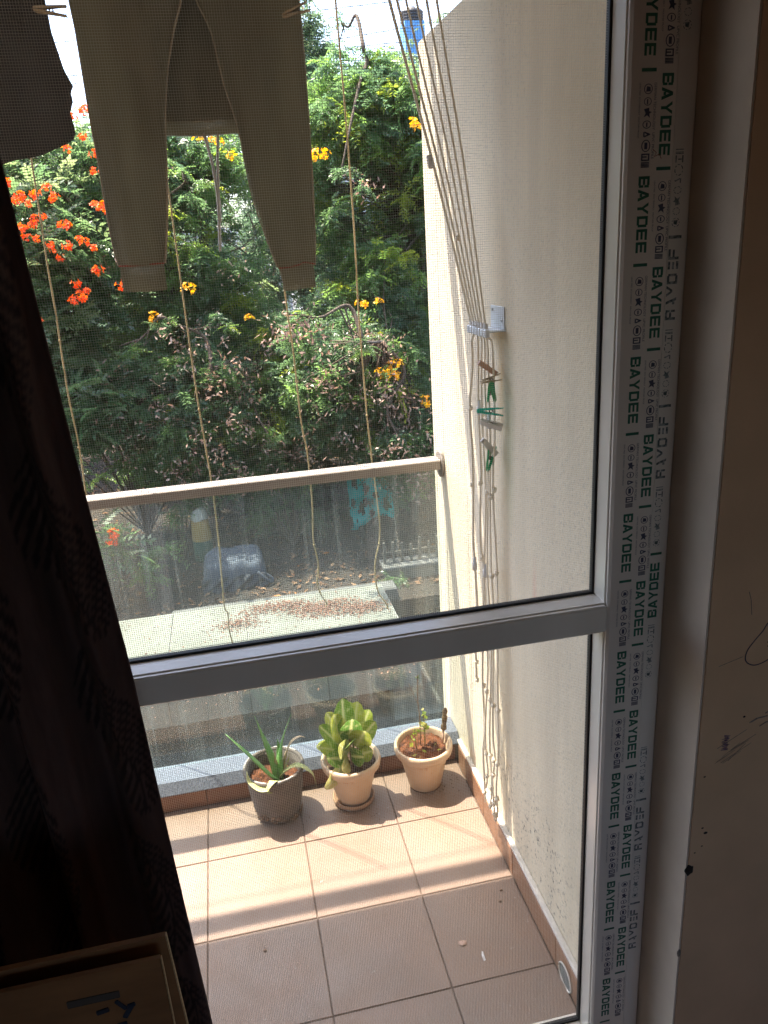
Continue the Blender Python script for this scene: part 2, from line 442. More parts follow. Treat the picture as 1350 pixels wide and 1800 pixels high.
def make_croton_mat():
    m, nt, b = new_mat('variegated_leaf')
    a = nd(nt, 'ShaderNodeAttribute', attribute_name='vein')
    oi = nd(nt, 'ShaderNodeObjectInfo')
    c1 = ramp(nt, oi.outputs['Random'], [(0, (0.1, 0.22, 0.04)), (0.2, (0.3, 0.42, 0.04)), (0.7, (0.5, 0.52, 0.08)), (1, (0.62, 0.5, 0.25))])
    v = coords(nt)
    c2 = mixc(nt, ramp(nt, noise(nt, v, 40, 4), [(0.4, g3(0)), (0.7, g3(0.6))]), c1, (0.13, 0.25, 0.035))
    col = mixc(nt, a.outputs['Fac'], c2, (0.7, 0.68, 0.32))
    nt.links.new(col, b.inputs['Base Color'])
    b.inputs['Roughness'].default_value = 0.35
    t = nd(nt, 'ShaderNodeBsdfTranslucent')
    nt.links.new(col, t.inputs['Color'])
    mx = nd(nt, 'ShaderNodeMixShader')
    mx.inputs[0].default_value = 0.5
    nt.links.new(b.outputs[0], mx.inputs[1])
    nt.links.new(t.outputs[0], mx.inputs[2])
    nt.links.new(mx.outputs[0], nt.nodes['Material Output'].inputs['Surface'])
    return m
MAT['croton'] = make_croton_mat()

def make_aloe_mat(name, c1, c2):
    m, nt, b = new_mat(name)
    v = coords(nt, (1, 1, 1))
    col = ramp(nt, noise(nt, v, 18, 3), [(0.3, c1), (0.7, c2)])
    sp = ramp(nt, noise(nt, coords(nt, (1, 1, 0.4)), 170, 2), [(0.62, g3(0)), (0.7, g3(0.5))])
    col = mixc(nt, sp, col, (0.5, 0.6, 0.4))
    nt.links.new(col, b.inputs['Base Color'])
    b.inputs['Roughness'].default_value = 0.4
    return m
MAT['aloe'] = make_aloe_mat('aloe_leaf', (0.12, 0.3, 0.08), (0.22, 0.42, 0.12))
MAT['aloe_pale'] = make_aloe_mat('pale_aloe_leaf', (0.36, 0.42, 0.13), (0.55, 0.5, 0.25))
MAT['aloe_dry'] = make_aloe_mat('dry_aloe_leaf', (0.45, 0.3, 0.16), (0.52, 0.4, 0.26))

# ---------------------------------------------------------------- helpers
def link(o, parent=None):
    COL.objects.link(o)
    if parent is not None:
        o.parent = parent
    return o

def thing(name, label, cat, loc=(0, 0, 0), group=None, rot=(0, 0, 0)):
    o = bpy.data.objects.new(name, None)
    o.empty_display_size = 0.05
    COL.objects.link(o)
    o.location = loc
    o.rotation_euler = rot
    o['label'] = label
    o['category'] = cat
    if group:
        o['group'] = group
    return o

def tag(o, label, cat, group=None):
    o['label'] = label
    o['category'] = cat
    if group:
        o['group'] = group
    return o

def mesh_np(name, V, F, mat, smooth=False):
    me = bpy.data.meshes.new(name)
    V = np.asarray(V, dtype=np.float32).reshape(-1, 3)
    if isinstance(F, np.ndarray) and F.ndim == 2:
        n, k = F.shape
        me.vertices.add(len(V))
        me.vertices.foreach_set('co', V.ravel())
        me.loops.add(n * k)
        me.loops.foreach_set('vertex_index', F.astype(np.int32).ravel())
        me.polygons.add(n)
        me.polygons.foreach_set('loop_start', np.arange(0, n * k, k, dtype=np.int32))
        me.update(calc_edges=True)
    else:
        me.from_pydata([tuple(map(float, v)) for v in V], [], [tuple(map(int, f)) for f in F])
    me.materials.append(mat)
    if smooth:
        me.polygons.foreach_set('use_smooth', np.ones(len(me.polygons), dtype=bool))
    return me

def attr_f(me, name, vals):
    a = me.attributes.new(name, 'FLOAT', 'POINT')
    a.data.foreach_set('value', np.asarray(vals, dtype=np.float32))

def obj(name, me, parent=None, loc=(0, 0, 0), rot=(0, 0, 0)):
    o = bpy.data.objects.new(name, me)
    o.location = loc
    o.rotation_euler = rot
    return link(o, parent)

def bm_mesh(name, bm, mat, smooth=False):
    bmesh.ops.recalc_face_normals(bm, faces=bm.faces)
    me = bpy.data.meshes.new(name)
    bm.to_mesh(me)
    bm.free()
    me.materials.append(mat)
    if smooth:
        me.polygons.foreach_set('use_smooth', np.ones(len(me.polygons), dtype=bool))
    return me

def box_bm(bm, lo, hi, bev=0.0, seg=1):
    r = bmesh.ops.create_cube(bm, size=1.0)
    vs_ = r['verts']
    for v in vs_:
        v.co = Vector(((lo[i] + hi[i]) / 2 + v.co[i] * (hi[i] - lo[i]) for i in range(3)))
    if bev:
        es = list({e for v in vs_ for e in v.link_edges})
        bmesh.ops.bevel(bm, geom=es, offset=bev, segments=seg, affect='EDGES', profile=0.6)

def box(name, lo, hi, mat, parent=None, bev=0.0, seg=1):
    bm = bmesh.new()
    c = [(lo[i] + hi[i]) / 2 for i in range(3)]
    h = [(hi[i] - lo[i]) / 2 for i in range(3)]
    box_bm(bm, [-x for x in h], h, bev, seg)
    return obj(name, bm_mesh(name, bm, MAT[mat]), parent, c)

def tube_vf(pts, rad, n=8, cap=True, squash=None):
    """tube along a polyline; rad is a number or list"""
    P = [Vector(p) for p in pts]
    k = len(P)
    rads = [rad] * k if isinstance(rad, (int, float)) else list(rad)
    T = []
    for i in range(k):
        a = P[max(i - 1, 0)]
        b = P[min(i + 1, k - 1)]
        t = (b - a)
        T.append(t.normalized() if t.length > 1e-9 else Vector((0, 0, 1)))
    ref = Vector((0, 0, 1)) if abs(T[0].z) < 0.9 else Vector((1, 0, 0))
    nrm = (ref - T[0] * ref.dot(T[0])).normalized()
    V, F = [], []
    for i in range(k):
        nrm = (nrm - T[i] * nrm.dot(T[i]))
        nrm = nrm.normalized() if nrm.length > 1e-6 else Vector((1, 0, 0))
        bi = T[i].cross(nrm)
        for j in range(n):
            a = 2 * math.pi * j / n
            V.append(P[i] + (nrm * math.cos(a) + bi * math.sin(a)) * rads[i])
        if i:
            for j in range(n):
                a0 = (i - 1) * n + j
                a1 = (i - 1) * n + (j + 1) % n
                F.append((a0, a1, a1 + n, a0 + n))
    if cap:
        F.append(tuple(range(n - 1, -1, -1)))
        F.append(tuple(range((k - 1) * n, k * n)))
    return [tuple(v) for v in V], F

def join_vf(parts):
    V, F = [], []
    for v, f in parts:
        o = len(V)
        V += list(v)
        F += [tuple(i + o for i in q) for q in f]
    return V, F

def tube(name, pts, rad, mat, parent=None, n=8, smooth=True, loc=(0, 0, 0)):
    V, F = tube_vf(pts, rad, n)
    return obj(name, mesh_np(name, V, F, MAT[mat], smooth), parent, loc)

def spline(pts, sub=6):
    """Catmull-Rom through points"""
    P = [np.array(p, float) for p in pts]
    P = [2 * P[0] - P[1]] + P + [2 * P[-1] - P[-2]]
    out = []
    for i in range(1, len(P) - 2):
        for s in range(sub):
            t = s / sub
            a, b, c, d = P[i - 1], P[i], P[i + 1], P[i + 2]
            out.append(0.5 * (2 * b + (c - a) * t + (2 * a - 5 * b + 4 * c - d) * t * t + (3 * b - a - 3 * c + d) * t ** 3))
    out.append(P[-2])
    return out

def lathe_vf(prof, n=40, closed=False):
    V, F = [], []
    for r, z in prof:
        for j in range(n):
            a = 2 * math.pi * j / n
            V.append((r * math.cos(a), r * math.sin(a), z))
    for i in range(len(prof) - 1):
        for j in range(n):
            a0 = i * n + j
            a1 = i * n + (j + 1) % n
            F.append((a0, a1, a1 + n, a0 + n))
    return V, F

def lathe(name, prof, mat, parent=None, n=40, loc=(0, 0, 0), smooth=True):
    V, F = lathe_vf(prof, n)
    return obj(name, mesh_np(name, V, F, MAT[mat], smooth), parent, loc)

def structure(o):
    o['kind'] = 'structure'
    return o

# ---------------------------------------------------------------- setting outdoors
GZ = -1.4            # garden ground beyond the terrace
structure(box('ground', (-60, 5.05, GZ - 0.3), (60, 900, GZ), 'earth'))
structure(box('yard', (-30, -8, -3.3), (30, 5.05, -3.0), 'yard'))

# lower terrace of pale tiles
terr = box('terrace', (-6.0, 3.612, -1.42), (0.80, 5.048, -1.212), 'cement')
structure(terr)
txs = [0.795 - 0.62 * i for i in range(12)]
tys = [3.60, 4.33, 5.043]
for i in range(11):
    o = box('face_tile', (0.795 - 0.57 * (i + 1) - 0.13 + 0.003, 3.600, -1.415), (0.795 - 0.57 * i - 0.13 - 0.003, 3.611, -1.2145), 'terrace', None, 0.0015)
    o.parent = terr
    o.location = Vector(o.location) - Vector(terr.location)
for j in range(2):
    for i in range(11):
        x1, x0 = txs[i], txs[i + 1]
        off = 0.0
        bm = bmesh.new()
        hx, hy = (x1 - x0) / 2 - 0.006, (tys[j + 1] - tys[j]) / 2 - 0.006
        box_bm(bm, (-hx, -hy, -0.006), (hx, hy, 0.006), 0.002)
        cx_ = (x0 + x1) / 2 - off
        o = obj('tile', bm_mesh('tile', bm, MAT['terrace']), None, (0, 0, 0))
        o.parent = terr
        o.location = Vector((cx_, (tys[j] + tys[j + 1]) / 2, -1.206 + random.uniform(-0.002, 0.002))) - terr.location
kerb = structure(box('kerb', (-1.1, 5.052, GZ), (0.95, 5.25, -1.27), 'kerb', bev=0.01))

# ---------------------------------------------------------------- balcony shell
XW = 0.29
structure_floor = structure(box('balcony_floor', (-2.4, -0.2, -0.16), (0.30, 0.976, -0.0025), 'grout'))
xs = [0.2715, 0.0, -0.3, -0.6, -0.9, -1.2, -1.5, -1.8, -2.1, -2.4]
ys = [-0.141, 0.0, 0.3, 0.6, 0.8615]
for j in range(4):
    for i in range(9):
        x0, x1 = xs[i + 1], xs[i]
        bm = bmesh.new()
        hx, hy = (x1 - x0) / 2 - 0.0016, (ys[j + 1] - ys[j]) / 2 - 0.0016
        box_bm(bm, (-hx, -hy, -0.004), (hx, hy, 0.004), 0.0012)
        o = obj('tile', bm_mesh('tile', bm, MAT['tile']), structure_floor)
        o.location = Vector(((x0 + x1) / 2, (ys[j] + ys[j + 1]) / 2, -0.004 + random.uniform(-0.0004, 0.0004))) - structure_floor.location

# side wall (fin) of the balcony
fin = thing('balcony_side_wall', 'white rough plastered side wall at the end of the balcony', 'wall', (XW, 0.4, 0))
def loc_box(name, lo, hi, mat, par, bev=0.0):
    o = box(name, lo, hi, mat, None, bev)
    o.parent = par
    o.location = Vector(o.location) - Vector(par.location)
    return o
bm = bmesh.new()
prof = [(-0.2, -3.0), (1.066, -3.0), (1.066, 2.293), (0.30, 2.287), (0.18, 2.75), (-0.2, 2.75)]
v0 = [bm.verts.new((XW, y, z)) for y, z in prof]
v1 = [bm.verts.new((XW + 0.16, y, z)) for y, z in prof]
bm.faces.new(v0)
bm.faces.new(v1[::-1])
for i in range(len(prof)):
    k = (i + 1) % len(prof)
    bm.faces.new((v0[i], v0[k], v1[k], v1[i]))
o = obj('wall_panel', bm_mesh('wall_panel', bm, MAT['fin']), fin)
o.location = -Vector(fin.location)
sk = [(-0.142, 0.0), (0.0, 0.3), (0.3, 0.56), (0.56, 0.83)]
for a, b_ in sk:
    loc_box('skirting_tile', (0.2725, a + 0.001, -0.0), (XW - 0.001, b_ - 0.001, 0.082), 'skirt', fin, 0.0015)
loc_box('cement_fillet', (0.2745, -0.14, 0.0825), (XW - 0.0006, 0.848, 0.094), 'fillet', fin, 0.002)

# drain mouth in the skirting
dr = thing('drain_pipe', 'grey oval drain opening in the brown skirting near the door sill', 'drain', (0.2722, -0.064, 0.027))
pts = [(-0.002, 0.036 * math.cos(a), 0.03 * math.sin(a)) for a in np.linspace(0, 2 * math.pi, 25)]
tube('pipe_ring', pts, 0.0022, 'fillet', dr, 6)
bm = bmesh.new()
vv = [bm.verts.new((-0.0012, 0.036 * math.cos(a), 0.03 * math.sin(a))) for a in np.linspace(0, 2 * math.pi, 25)[:-1]]
vi = [bm.verts.new((-0.0004, 0.029 * math.cos(a), 0.023 * math.sin(a))) for a in np.linspace(0, 2 * math.pi, 25)[:-1]]
for i in range(24):
    bm.faces.new((vv[i], vv[(i + 1) % 24], vi[(i + 1) % 24], vi[i]))
bm.faces.new(vi)
obj('pipe_mouth', bm_mesh('pipe_mouth', bm, MAT['cement']), dr)

# curb with granite coping
curb = thing('balcony_curb', 'low curb with grey granite coping and brown tiled face under the glass', 'curb', (-1.0, 0.9, 0))
loc_box('curb_body', (-2.4, 0.8690, -0.0), (XW - 0.001, 0.976, 0.064), 'cement', curb)
for i in range(9):
    x0, x1 = xs[i + 1], xs[i]
    loc_box('curb_tile', (x0 + 0.001, 0.8622, 0.0003), (x1 - 0.001, 0.8688, 0.0635), 'curb_tile', curb, 0.001)
bm = bmesh.new()
pf = [(0.858, 0.0645), (0.858, 0.068), (0.884, 0.1), (0.9775, 0.1), (0.9775, 0.0645)]
a_ = [bm.verts.new((-2.4, y, z)) for y, z in pf]
b_ = [bm.verts.new((XW - 0.002, y, z)) for y, z in pf]
bm.faces.new(a_)
bm.faces.new(b_[::-1])
for i in range(5):
    k = (i + 1) % 5
    bm.faces.new((a_[i], a_[k], b_[k], b_[i]))
o = obj('granite_coping', bm_mesh('granite_coping', bm, MAT['granite']), curb)
o.location = -Vector(curb.location)

# glass railing
rail = thing('glass_railing', 'glass balcony railing with flat brushed metal top rail', 'railing', (-1.0, 0.97, 0.1))
loc_box('glass_panel', (-2.4, 0.964, 0.1005), (0.2715, 0.976, 1.0565), 'glass', rail)
loc_box('top_rail', (-2.4, 0.94, 1.057), (0.279, 1.0, 1.0885), 'alu', rail, 0.0025)
V, F = lathe_vf([(0.0001, 0), (0.042, 0), (0.042, 0.006), (0.039, 0.0085), (0.0001, 0.0085)], 28)
V = [(XW - 0.0025 - z, 0.972 + y * 0.92, 1.068 + x * 1.05) for x, y, z in V]
o = obj('wall_flange', mesh_np('wall_flange', V, F, MAT['alu'], False), rail)
o.location = -Vector(rail.location)
for cxp in (-0.035, -1.1):
    loc_box('glass_clamp', (cxp - 0.022, 0.951, 0.1002), (cxp + 0.022, 0.9638, 0.15), 'steel', rail, 0.003)

# slab of the balcony above, with an unseen bar added for its shadow band
slab = thing('balcony_above', 'white concrete slab of the balcony above with an unseen shadow casting bar along its edge', 'balcony', (-1.0, 0.4, 2.75))
loc_box('slab', (-3.2, -0.2, 2.75), (0.9, 1.0225, 2.9), 'white_paint', slab)
tube('shadow_bar', [(-2.2, 0.6725, 0.0), (1.9, 0.6725, 0.0)], 0.033, 'white_paint', slab, 12)
for xx in (-1.9, -0.4, 1.1):
    o = box('bar_clip', (xx - 0.012, 0.6228, 0.02), (xx + 0.012, 0.648, 0.05), 'steel')
    o.parent = slab

# ---------------------------------------------------------------- room
OX0, OX1, OZ1 = -0.86, 0.335, 2.36
facade = thing('room_wall', 'scribbled beige plaster wall with chipped corner beside the door', 'wall', (1.0, -0.3, 0.05))
loc_box('wall_face', (OX1 + 0.004, -0.41, -0.1), (2.2, -0.2005, 2.75), 'room_wall', facade)
loc_box('reveal', (OX1, -0.408, 0.05), (OX1 + 0.0035, -0.215, OZ1), 'reveal', facade)
loc_box('wall_side', (-2.2, -0.41, -0.1), (OX0, -0.2005, 2.75), 'room_wall', facade)
loc_box('lintel', (OX0, -0.41, OZ1), (OX1 + 0.0038, -0.2005, 2.75), 'room_wall', facade)
structure(box('floor', (-2.2, -4.0, -0.1), (2.2, -0.412, 0.05), 'room_floor'))
structure(box('ceiling', (-2.3, -4.1, 2.75), (2.3, -0.2005, 2.95), 'room_wall'))
rw = thing('back_room_wall', 'plain beige walls behind the camera with an opening added for fill light', 'wall', (0, -2.2, 0.05))
loc_box('left_panel', (-2.35, -4.1, -0.1), (-2.2005, -0.2, 2.7495), 'room_wall', rw)
loc_box('right_panel', (2.2005, -4.1, -0.1), (2.35, -0.2, 2.7495), 'room_wall', rw)
loc_box('rear_panel', (-2.2, -4.15, -0.1), (-0.2, -4.0005, 2.7495), 'room_wall', rw)
loc_box('rear_panel', (1.0, -4.15, -0.1), (2.2, -4.0005, 2.7495), 'room_wall', rw)
loc_box('fill_opening_apron', (-0.2, -4.15, -0.1), (1.0, -4.0005, 1.0), 'room_wall', rw)  # unseen opening added in the rear wall to let fill light in
loc_box('fill_opening_lintel', (-0.2, -4.15, 2.15), (1.0, -4.0005, 2.7495), 'room_wall', rw)

# marks on the wall face: pen loop, scribbles, purple patch, chipped corner holes
WY = -0.4105
def stroke(name, pts2, r, mat, par):
    pts = [(x - par.location.x, WY - par.location.y, z - par.location.z) for x, z in pts2]
    V, F = tube_vf(pts, r, 5)
    V = [(a, WY - par.location.y + (b - (WY - par.location.y)) * 0.3, c) for a, b, c in V]
    return obj(name, mesh_np(name, V, F, MAT[mat]), par)
lp = spline([(0.462, 0, 1.150), (0.445, 0, 1.143), (0.437, 0, 1.130), (0.424, 0, 1.115), (0.412, 0, 1.098), (0.410, 0, 1.082), (0.418, 0, 1.072), (0.432, 0, 1.068), (0.452, 0, 1.074), (0.475, 0, 1.09)], 5)
stroke('pen_line', [(p[0], p[2]) for p in lp], 0.0011, 'pen', facade)
stroke('pen_line', [(0.448, 1.108), (0.452, 1.104), (0.449, 1.10), (0.456, 1.098)], 0.0013, 'pen', facade)
stroke('pen_line', [(0.362, 1.077), (0.385, 1.083), (0.405, 1.088)], 0.0006, 'smudge', facade)
stroke('pen_line', [(0.404, 1.205), (0.409, 1.19), (0.413, 1.163)], 0.0007, 'smudge', facade)
pz = []
for i in range(26):
    pz.append((0.389 + (0.0055 if i % 2 else -0.0055) + random.uniform(-0.003, 0.003), 0.94 - i * 0.0012 + random.uniform(-0.001, 0.001)))
stroke('crayon_scribble', pz, 0.0007, 'purple', facade)
for k in range(9):
    x0 = 0.372 + random.uniform(0, 0.03)
    z0 = 0.9 + random.uniform(-0.02, 0.02)
    stroke('scratch', [(x0, z0), (x0 + random.uniform(0.03, 0.06), z0 + random.uniform(0.012, 0.03))], random.uniform(0.0003, 0.0007), 'smudge', facade)
for k in range(4):
    x0 = 0.43 + random.uniform(0, 0.03)
    z0 = 0.955 + random.uniform(-0.02, 0.02)
    stroke('scratch', [(x0, z0), (x0 + 0.012, z0 + 0.006), (x0 + 0.03, z0 + 0.007)], 0.0012, 'smudge', facade)
def chip(x, y, z, rx, ry, rz, mat, seed, par):
    r2 = np.random.default_rng(seed)
    bm = bmesh.new()
    bmesh.ops.create_icosphere(bm, subdivisions=3, radius=1)
    for v in bm.verts:
        n = 1 + 0.16 * math.sin(5 * v.co.x + seed) * math.cos(4 * v.co.z + seed) + r2.uniform(-0.08, 0.08)
        v.co = Vector((v.co.x * rx * n, v.co.y * ry, v.co.z * rz * n))
    o = obj('plaster_chip', bm_mesh('plaster_chip', bm, MAT[mat]), par)
    o.location = Vector((x, y, z)) - Vector(par.location)
    return o
chip(0.3415, -0.4095, 0.663, 0.0085, 0.0016, 0.012, 'hole', 3, facade)
chip(0.3355, -0.4085, 0.466, 0.0042, 0.0016, 0.009, 'smudge', 5, facade)
for (x, z, r) in ((0.355, 0.862, 0.0017), (0.367, 0.74, 0.003), (0.36, 0.752, 0.0018), (0.362, 0.712, 0.0015), (0.349, 0.7, 0.0015), (0.42, 0.97, 0.002)):
    chip(x, -0.4098, z, r * 1.4, 0.0006, r, 'hole', int(z * 1000), facade)

# ---------------------------------------------------------------- door frame and screen sash
DY = -0.30
frame = thing('door_frame', 'white door frame with worn printed film beside the plaster reveal', 'door frame', (0.32, DY + 0.03, 0.05))
loc_box('jamb', (0.297, -0.286, 0.05), (OX1 - 0.0005, -0.216, OZ1), 'film', frame, 0.003)
loc_box('jamb', (OX0, -0.286, 0.05), (OX0 + 0.04, -0.216, OZ1), 'film', frame, 0.003)
loc_box('head', (OX0 + 0.0405, -0.286, OZ1 - 0.04), (0.2965, -0.216, OZ1), 'film', frame, 0.003)
loc_box('sill', (OX0, -0.30, -0.05), (OX1 - 0.001, -0.143, 0.012), 'frame', frame, 0.004)
loc_box('bottom_track', (OX0 + 0.0405, -0.286, 0.0125), (0.2965, -0.216, 0.05), 'frame', frame, 0.003)

sash = thing('screen_door', 'white mesh screen door with mid rail and green printed film', 'door', (-0.26, DY, 0.055))
SX0, SX1 = -0.82, 0.2965
Z_TOP, Z_BOT = 2.31, 0.055
MR0, MR1 = 1.107, 1.157     # mid rail face
def sbox(name, lo, hi, mat, bev=0.002):
    return loc_box(name, lo, hi, mat, sash, bev)
stile_r = sbox('stile', (0.2205, DY, Z_BOT), (SX1, DY + 0.060, Z_TOP), 'film', 0.004)
stile_l = sbox('stile', (SX0, DY, Z_BOT), (SX0 + 0.076, DY + 0.060, Z_TOP), 'film', 0.004)
sbox('top_rail', (SX0 + 0.0765, DY, Z_TOP - 0.076), (0.22, DY + 0.060, Z_TOP), 'frame', 0.004)
sbox('bottom_rail', (SX0 + 0.0765, DY, Z_BOT), (0.22, DY + 0.060, Z_BOT + 0.076), 'frame', 0.004)
sbox('mid_rail', (SX0 + 0.0765, DY, MR0), (0.22, DY + 0.060, MR1), 'frame', 0.003)
# glazing beads: shallow strips along the deep inner sides of the sash
GX0, GX1 = SX0 + 0.0762, 0.2203
BT = 0.0016
for (za, zb) in ((MR1 + 0.0002, Z_TOP - 0.0762), (Z_BOT + 0.0762, MR0 - 0.0002)):
    yb0, yb1 = DY + 0.010, DY + 0.050
    sbox('bead', (GX1 - BT, yb0, za + BT), (GX1, yb1, zb - BT), 'frame', 0.0012)
    sbox('bead', (GX0, yb0, za + BT), (GX0 + BT, yb1, zb - BT), 'frame', 0.0012)
    sbox('bead', (GX0, yb0, za), (GX1, yb1, za + BT), 'frame', 0.0012)
    sbox('bead', (GX0, yb0, zb - BT), (GX1, yb1, zb), 'frame', 0.0012)
    ga, gb = za, zb
    xa, xb = GX0, GX1
    yy0, yy1 = DY + 0.0502, DY + 0.060
    gk = 0.0055
    sbox('gasket', (xb - gk, yy0, ga), (xb, yy1, gb), 'gasket', 0)
    sbox('gasket', (xa, yy0, ga), (xa + gk, yy1, gb), 'gasket', 0)
    sbox('gasket', (xa + gk, yy0, ga), (xb - gk, yy1, ga + gk), 'gasket', 0)
    sbox('gasket', (xa + gk, yy0, gb - gk), (xb - gk, yy1, gb), 'gasket', 0)
    # woven insect screen: every wire is real, far too many to count
    pitch, wr = 0.0033, 0.00021
    Vs, Fs = [], []
    ym = DY + 0.056
    xsw = np.arange(xa + gk, xb - gk, pitch)
    zsw = np.arange(ga + gk, gb - gk, pitch)
    quad = np.array([[0, 1, 2, 3], [1, 5, 6, 2], [5, 4, 7, 6], [4, 0, 3, 7]])
    for x in xsw:
        Vs.append([(x - wr, ym, ga), (x, ym - wr, ga), (x, ym - wr, gb), (x - wr, ym, gb), (x, ym + wr, ga), (x + wr, ym, ga), (x + wr, ym, gb), (x, ym + wr, gb)])
    for z in zsw:
        Vs.append([(xa, ym - 0.0004 - wr, z), (xa, ym - 0.0004, z - wr), (xb, ym - 0.0004, z - wr), (xb, ym - 0.0004 - wr, z), (xa, ym - 0.0004, z + wr), (xa, ym - 0.0004 + wr, z), (xb, ym - 0.0004 + wr, z), (xb, ym - 0.0004, z + wr)])
    Vs = np.array(Vs).reshape(-1, 3)
    qq = np.array([[0, 1, 2, 3], [1, 5, 6, 2], [5, 4, 7, 6], [4, 0, 3, 7]])
    Fs = (np.arange(len(Vs) // 8)[:, None, None] * 8 + qq[None]).reshape(-1, 4)
    o = obj('insect_mesh', mesh_np('insect_mesh', Vs, Fs, MAT['wire']), sash)
    o.location = -Vector(sash.location)
    o['kind'] = 'stuff'

# printed film: words and symbols, read downwards on the sash and upwards on the jamb
def bar(u0, v0, u1, v1):
    return [(u0, v0), (u1, v0), (u1, v1), (u0, v1)]
LET = {
    'B': [bar(0, 0, .26, 1), bar(.26, 0, .8, .22), bar(.26, .78, .8, 1), bar(.26, .4, .76, .6), bar(.78, .05, 1, .46), bar(.78, .54, 1, .95)],
    'A': [[(-.04, 0), (.24, 0), (.62, 1), (.36, 1)], [(.76, 0), (1.04, 0), (.64, 1), (.38, 1)], bar(.36, .16, .64, .38)],
    'Y': [[(-.04, 1), (.24, 1), (.62, .42), (.38, .42)], [(.76, 1), (1.04, 1), (.62, .42), (.38, .42)], bar(.37, 0, .63, .44)],
    'D': [bar(0, 0, .26, 1), bar(.26, 0, .82, .22), bar(.26, .78, .82, 1), bar(.76, .1, 1, .9)],
    'E': [bar(0, 0, .26, 1), bar(.26, 0, 1, .22), bar(.26, .78, 1, 1), bar(.26, .4, .94, .6)],
}
def polys_mesh(name, polys, mat):
    V, F = [], []
    for i, p in enumerate(polys):
        o = len(V)
        V += [(u, v, i * 1e-6) for u, v in p]
        F.append(tuple(range(o, o + len(p))))
    return mesh_np(name, V, F, MAT[mat])
H = 0.0172
word, u = [], 0.0
for ch in 'BAYDEE':
    w = 0.0150
    for p in LET[ch]:
        word.append([(u + a * w, b * H) for a, b in p])
    u += w + 0.0027
word.append(bar(u + 0.012, -0.0025, u + 0.0165, H + 0.0025))
word_me = polys_mesh('printed_word', word, 'ink_green')
def ring(cu, cv, ru, rv, th, n=18):
    out = []
    for i in range(n):
        a, b = 2 * math.pi * i / n, 2 * math.pi * (i + 1) / n
        out.append([(cu + ru * math.cos(a), cv + rv * math.sin(a)), (cu + ru * math.cos(b), cv + rv * math.sin(b)),
                    (cu + (ru - th) * math.cos(b), cv + (rv - th) * math.sin(b)), (cu + (ru - th) * math.cos(a), cv + (rv - th) * math.sin(a))])
    return out
sym = []
m_ = H / 2
sym += ring(0.009, m_, 0.0075, 0.0062, 0.0011) + [[(0.005, m_ - .002), (0.013, m_ - .003), (0.0125, m_ + .0035), (0.0065, m_ + .003)]]
sym += ring(0.027, m_, 0.006, 0.0055, 0.001) + [bar(0.0235, m_ - .0012, 0.031, m_ + .0006)]
sym += [[(0.038, m_ - .005), (0.044, m_ - .0025), (0.05, m_ - .005), (0.047, m_), (0.051, m_ + .004), (0.045, m_ + .003), (0.0425, m_ + .0065), (0.041, m_ + .0025), (0.036, m_ + .0025)]]
sym += ring(0.0605, m_, 0.006, 0.0062, 0.0012) + [bar(0.0575, m_ - .001, 0.064, m_ + .001)]
sym += [[(0.071, m_ - .0045), (0.079, m_ - .0045), (0.0775, m_ - .0025), (0.0725, m_ - .0025)], [(0.0705, m_ - .003), (0.0725, m_ - .003), (0.0765, m_ + .004), (0.0745, m_ + .006)], [(0.0795, m_ - .003), (0.0775, m_ - .003), (0.0735, m_ + .004), (0.0755, m_ + .006)]]
sym += ring(0.092, m_, 0.0092, 0.0066, 0.0014) + [bar(0.087, m_ - .0022, 0.097, m_ + .0022)]
sym += [bar(0.1035, m_ - .006, 0.1145, m_ - .004), bar(0.1035, m_ + .004, 0.1145, m_ + .006), bar(0.1035, m_ - .004, 0.1055, m_ + .004), bar(0.1075, m_ - .004, 0.1095, m_ + .002), bar(0.1125, m_ - .004, 0.1145, m_ + .004)]
for k in range(4):
    sym.append(bar(0.1165 + k * 0.0021, m_ - .006, 0.118 + k * 0.0021, m_ + .006))
sym = [[(a * 0.86, m_ + (b - m_) * 1.05) for a, b in p] for p in sym]
sym_me = polys_mesh('printed_symbols', sym, 'ink_dark')

def text_mesh(name, body, size, mat):
    cu = bpy.data.curves.new(name, 'FONT')
    cu.body = body
    cu.size = size
    to = bpy.data.objects.new(name, cu)
    COL.objects.link(to)
    bpy.context.view_layer.update()
    dg = bpy.context.evaluated_depsgraph_get()
    me = bpy.data.meshes.new_from_object(to.evaluated_get(dg))
    me.materials.clear()
    me.materials.append(MAT[mat])
    bpy.data.objects.remove(to)
    return me
line_me = text_mesh('printed_line', 'GERMAN TECHNOLOGY  UPVC PROFILE', 0.0053, 'ink_dark')
fine_me = text_mesh('printed_line', 'LEAD FREE  ECO FRIENDLY  WEATHER PROOF', 0.0033, 'ink_dark')
def place_print(me, name, par, x, y, z, up_dir=False):
    """lay flat print (u,v) on a face looking towards -Y; u runs down (or up), v to the right (or left)"""
    o = bpy.data.objects.new(name, me)
    link(o, par)
    o.matrix_parent_inverse = Matrix.Identity(4)
    s = -1 if not up_dir else 1
    m = Matrix(((0, -s, 0, x), (0, 0, -1, y), (s, 0, 0, z), (0, 0, 0, 1)))
    base = Vector(par.location) + (Vector(par.parent.location) if par.parent else Vector())
    m.translation = Vector((x, y, z)) - base
    o.matrix_basis = m
    return o
PER = 0.2543
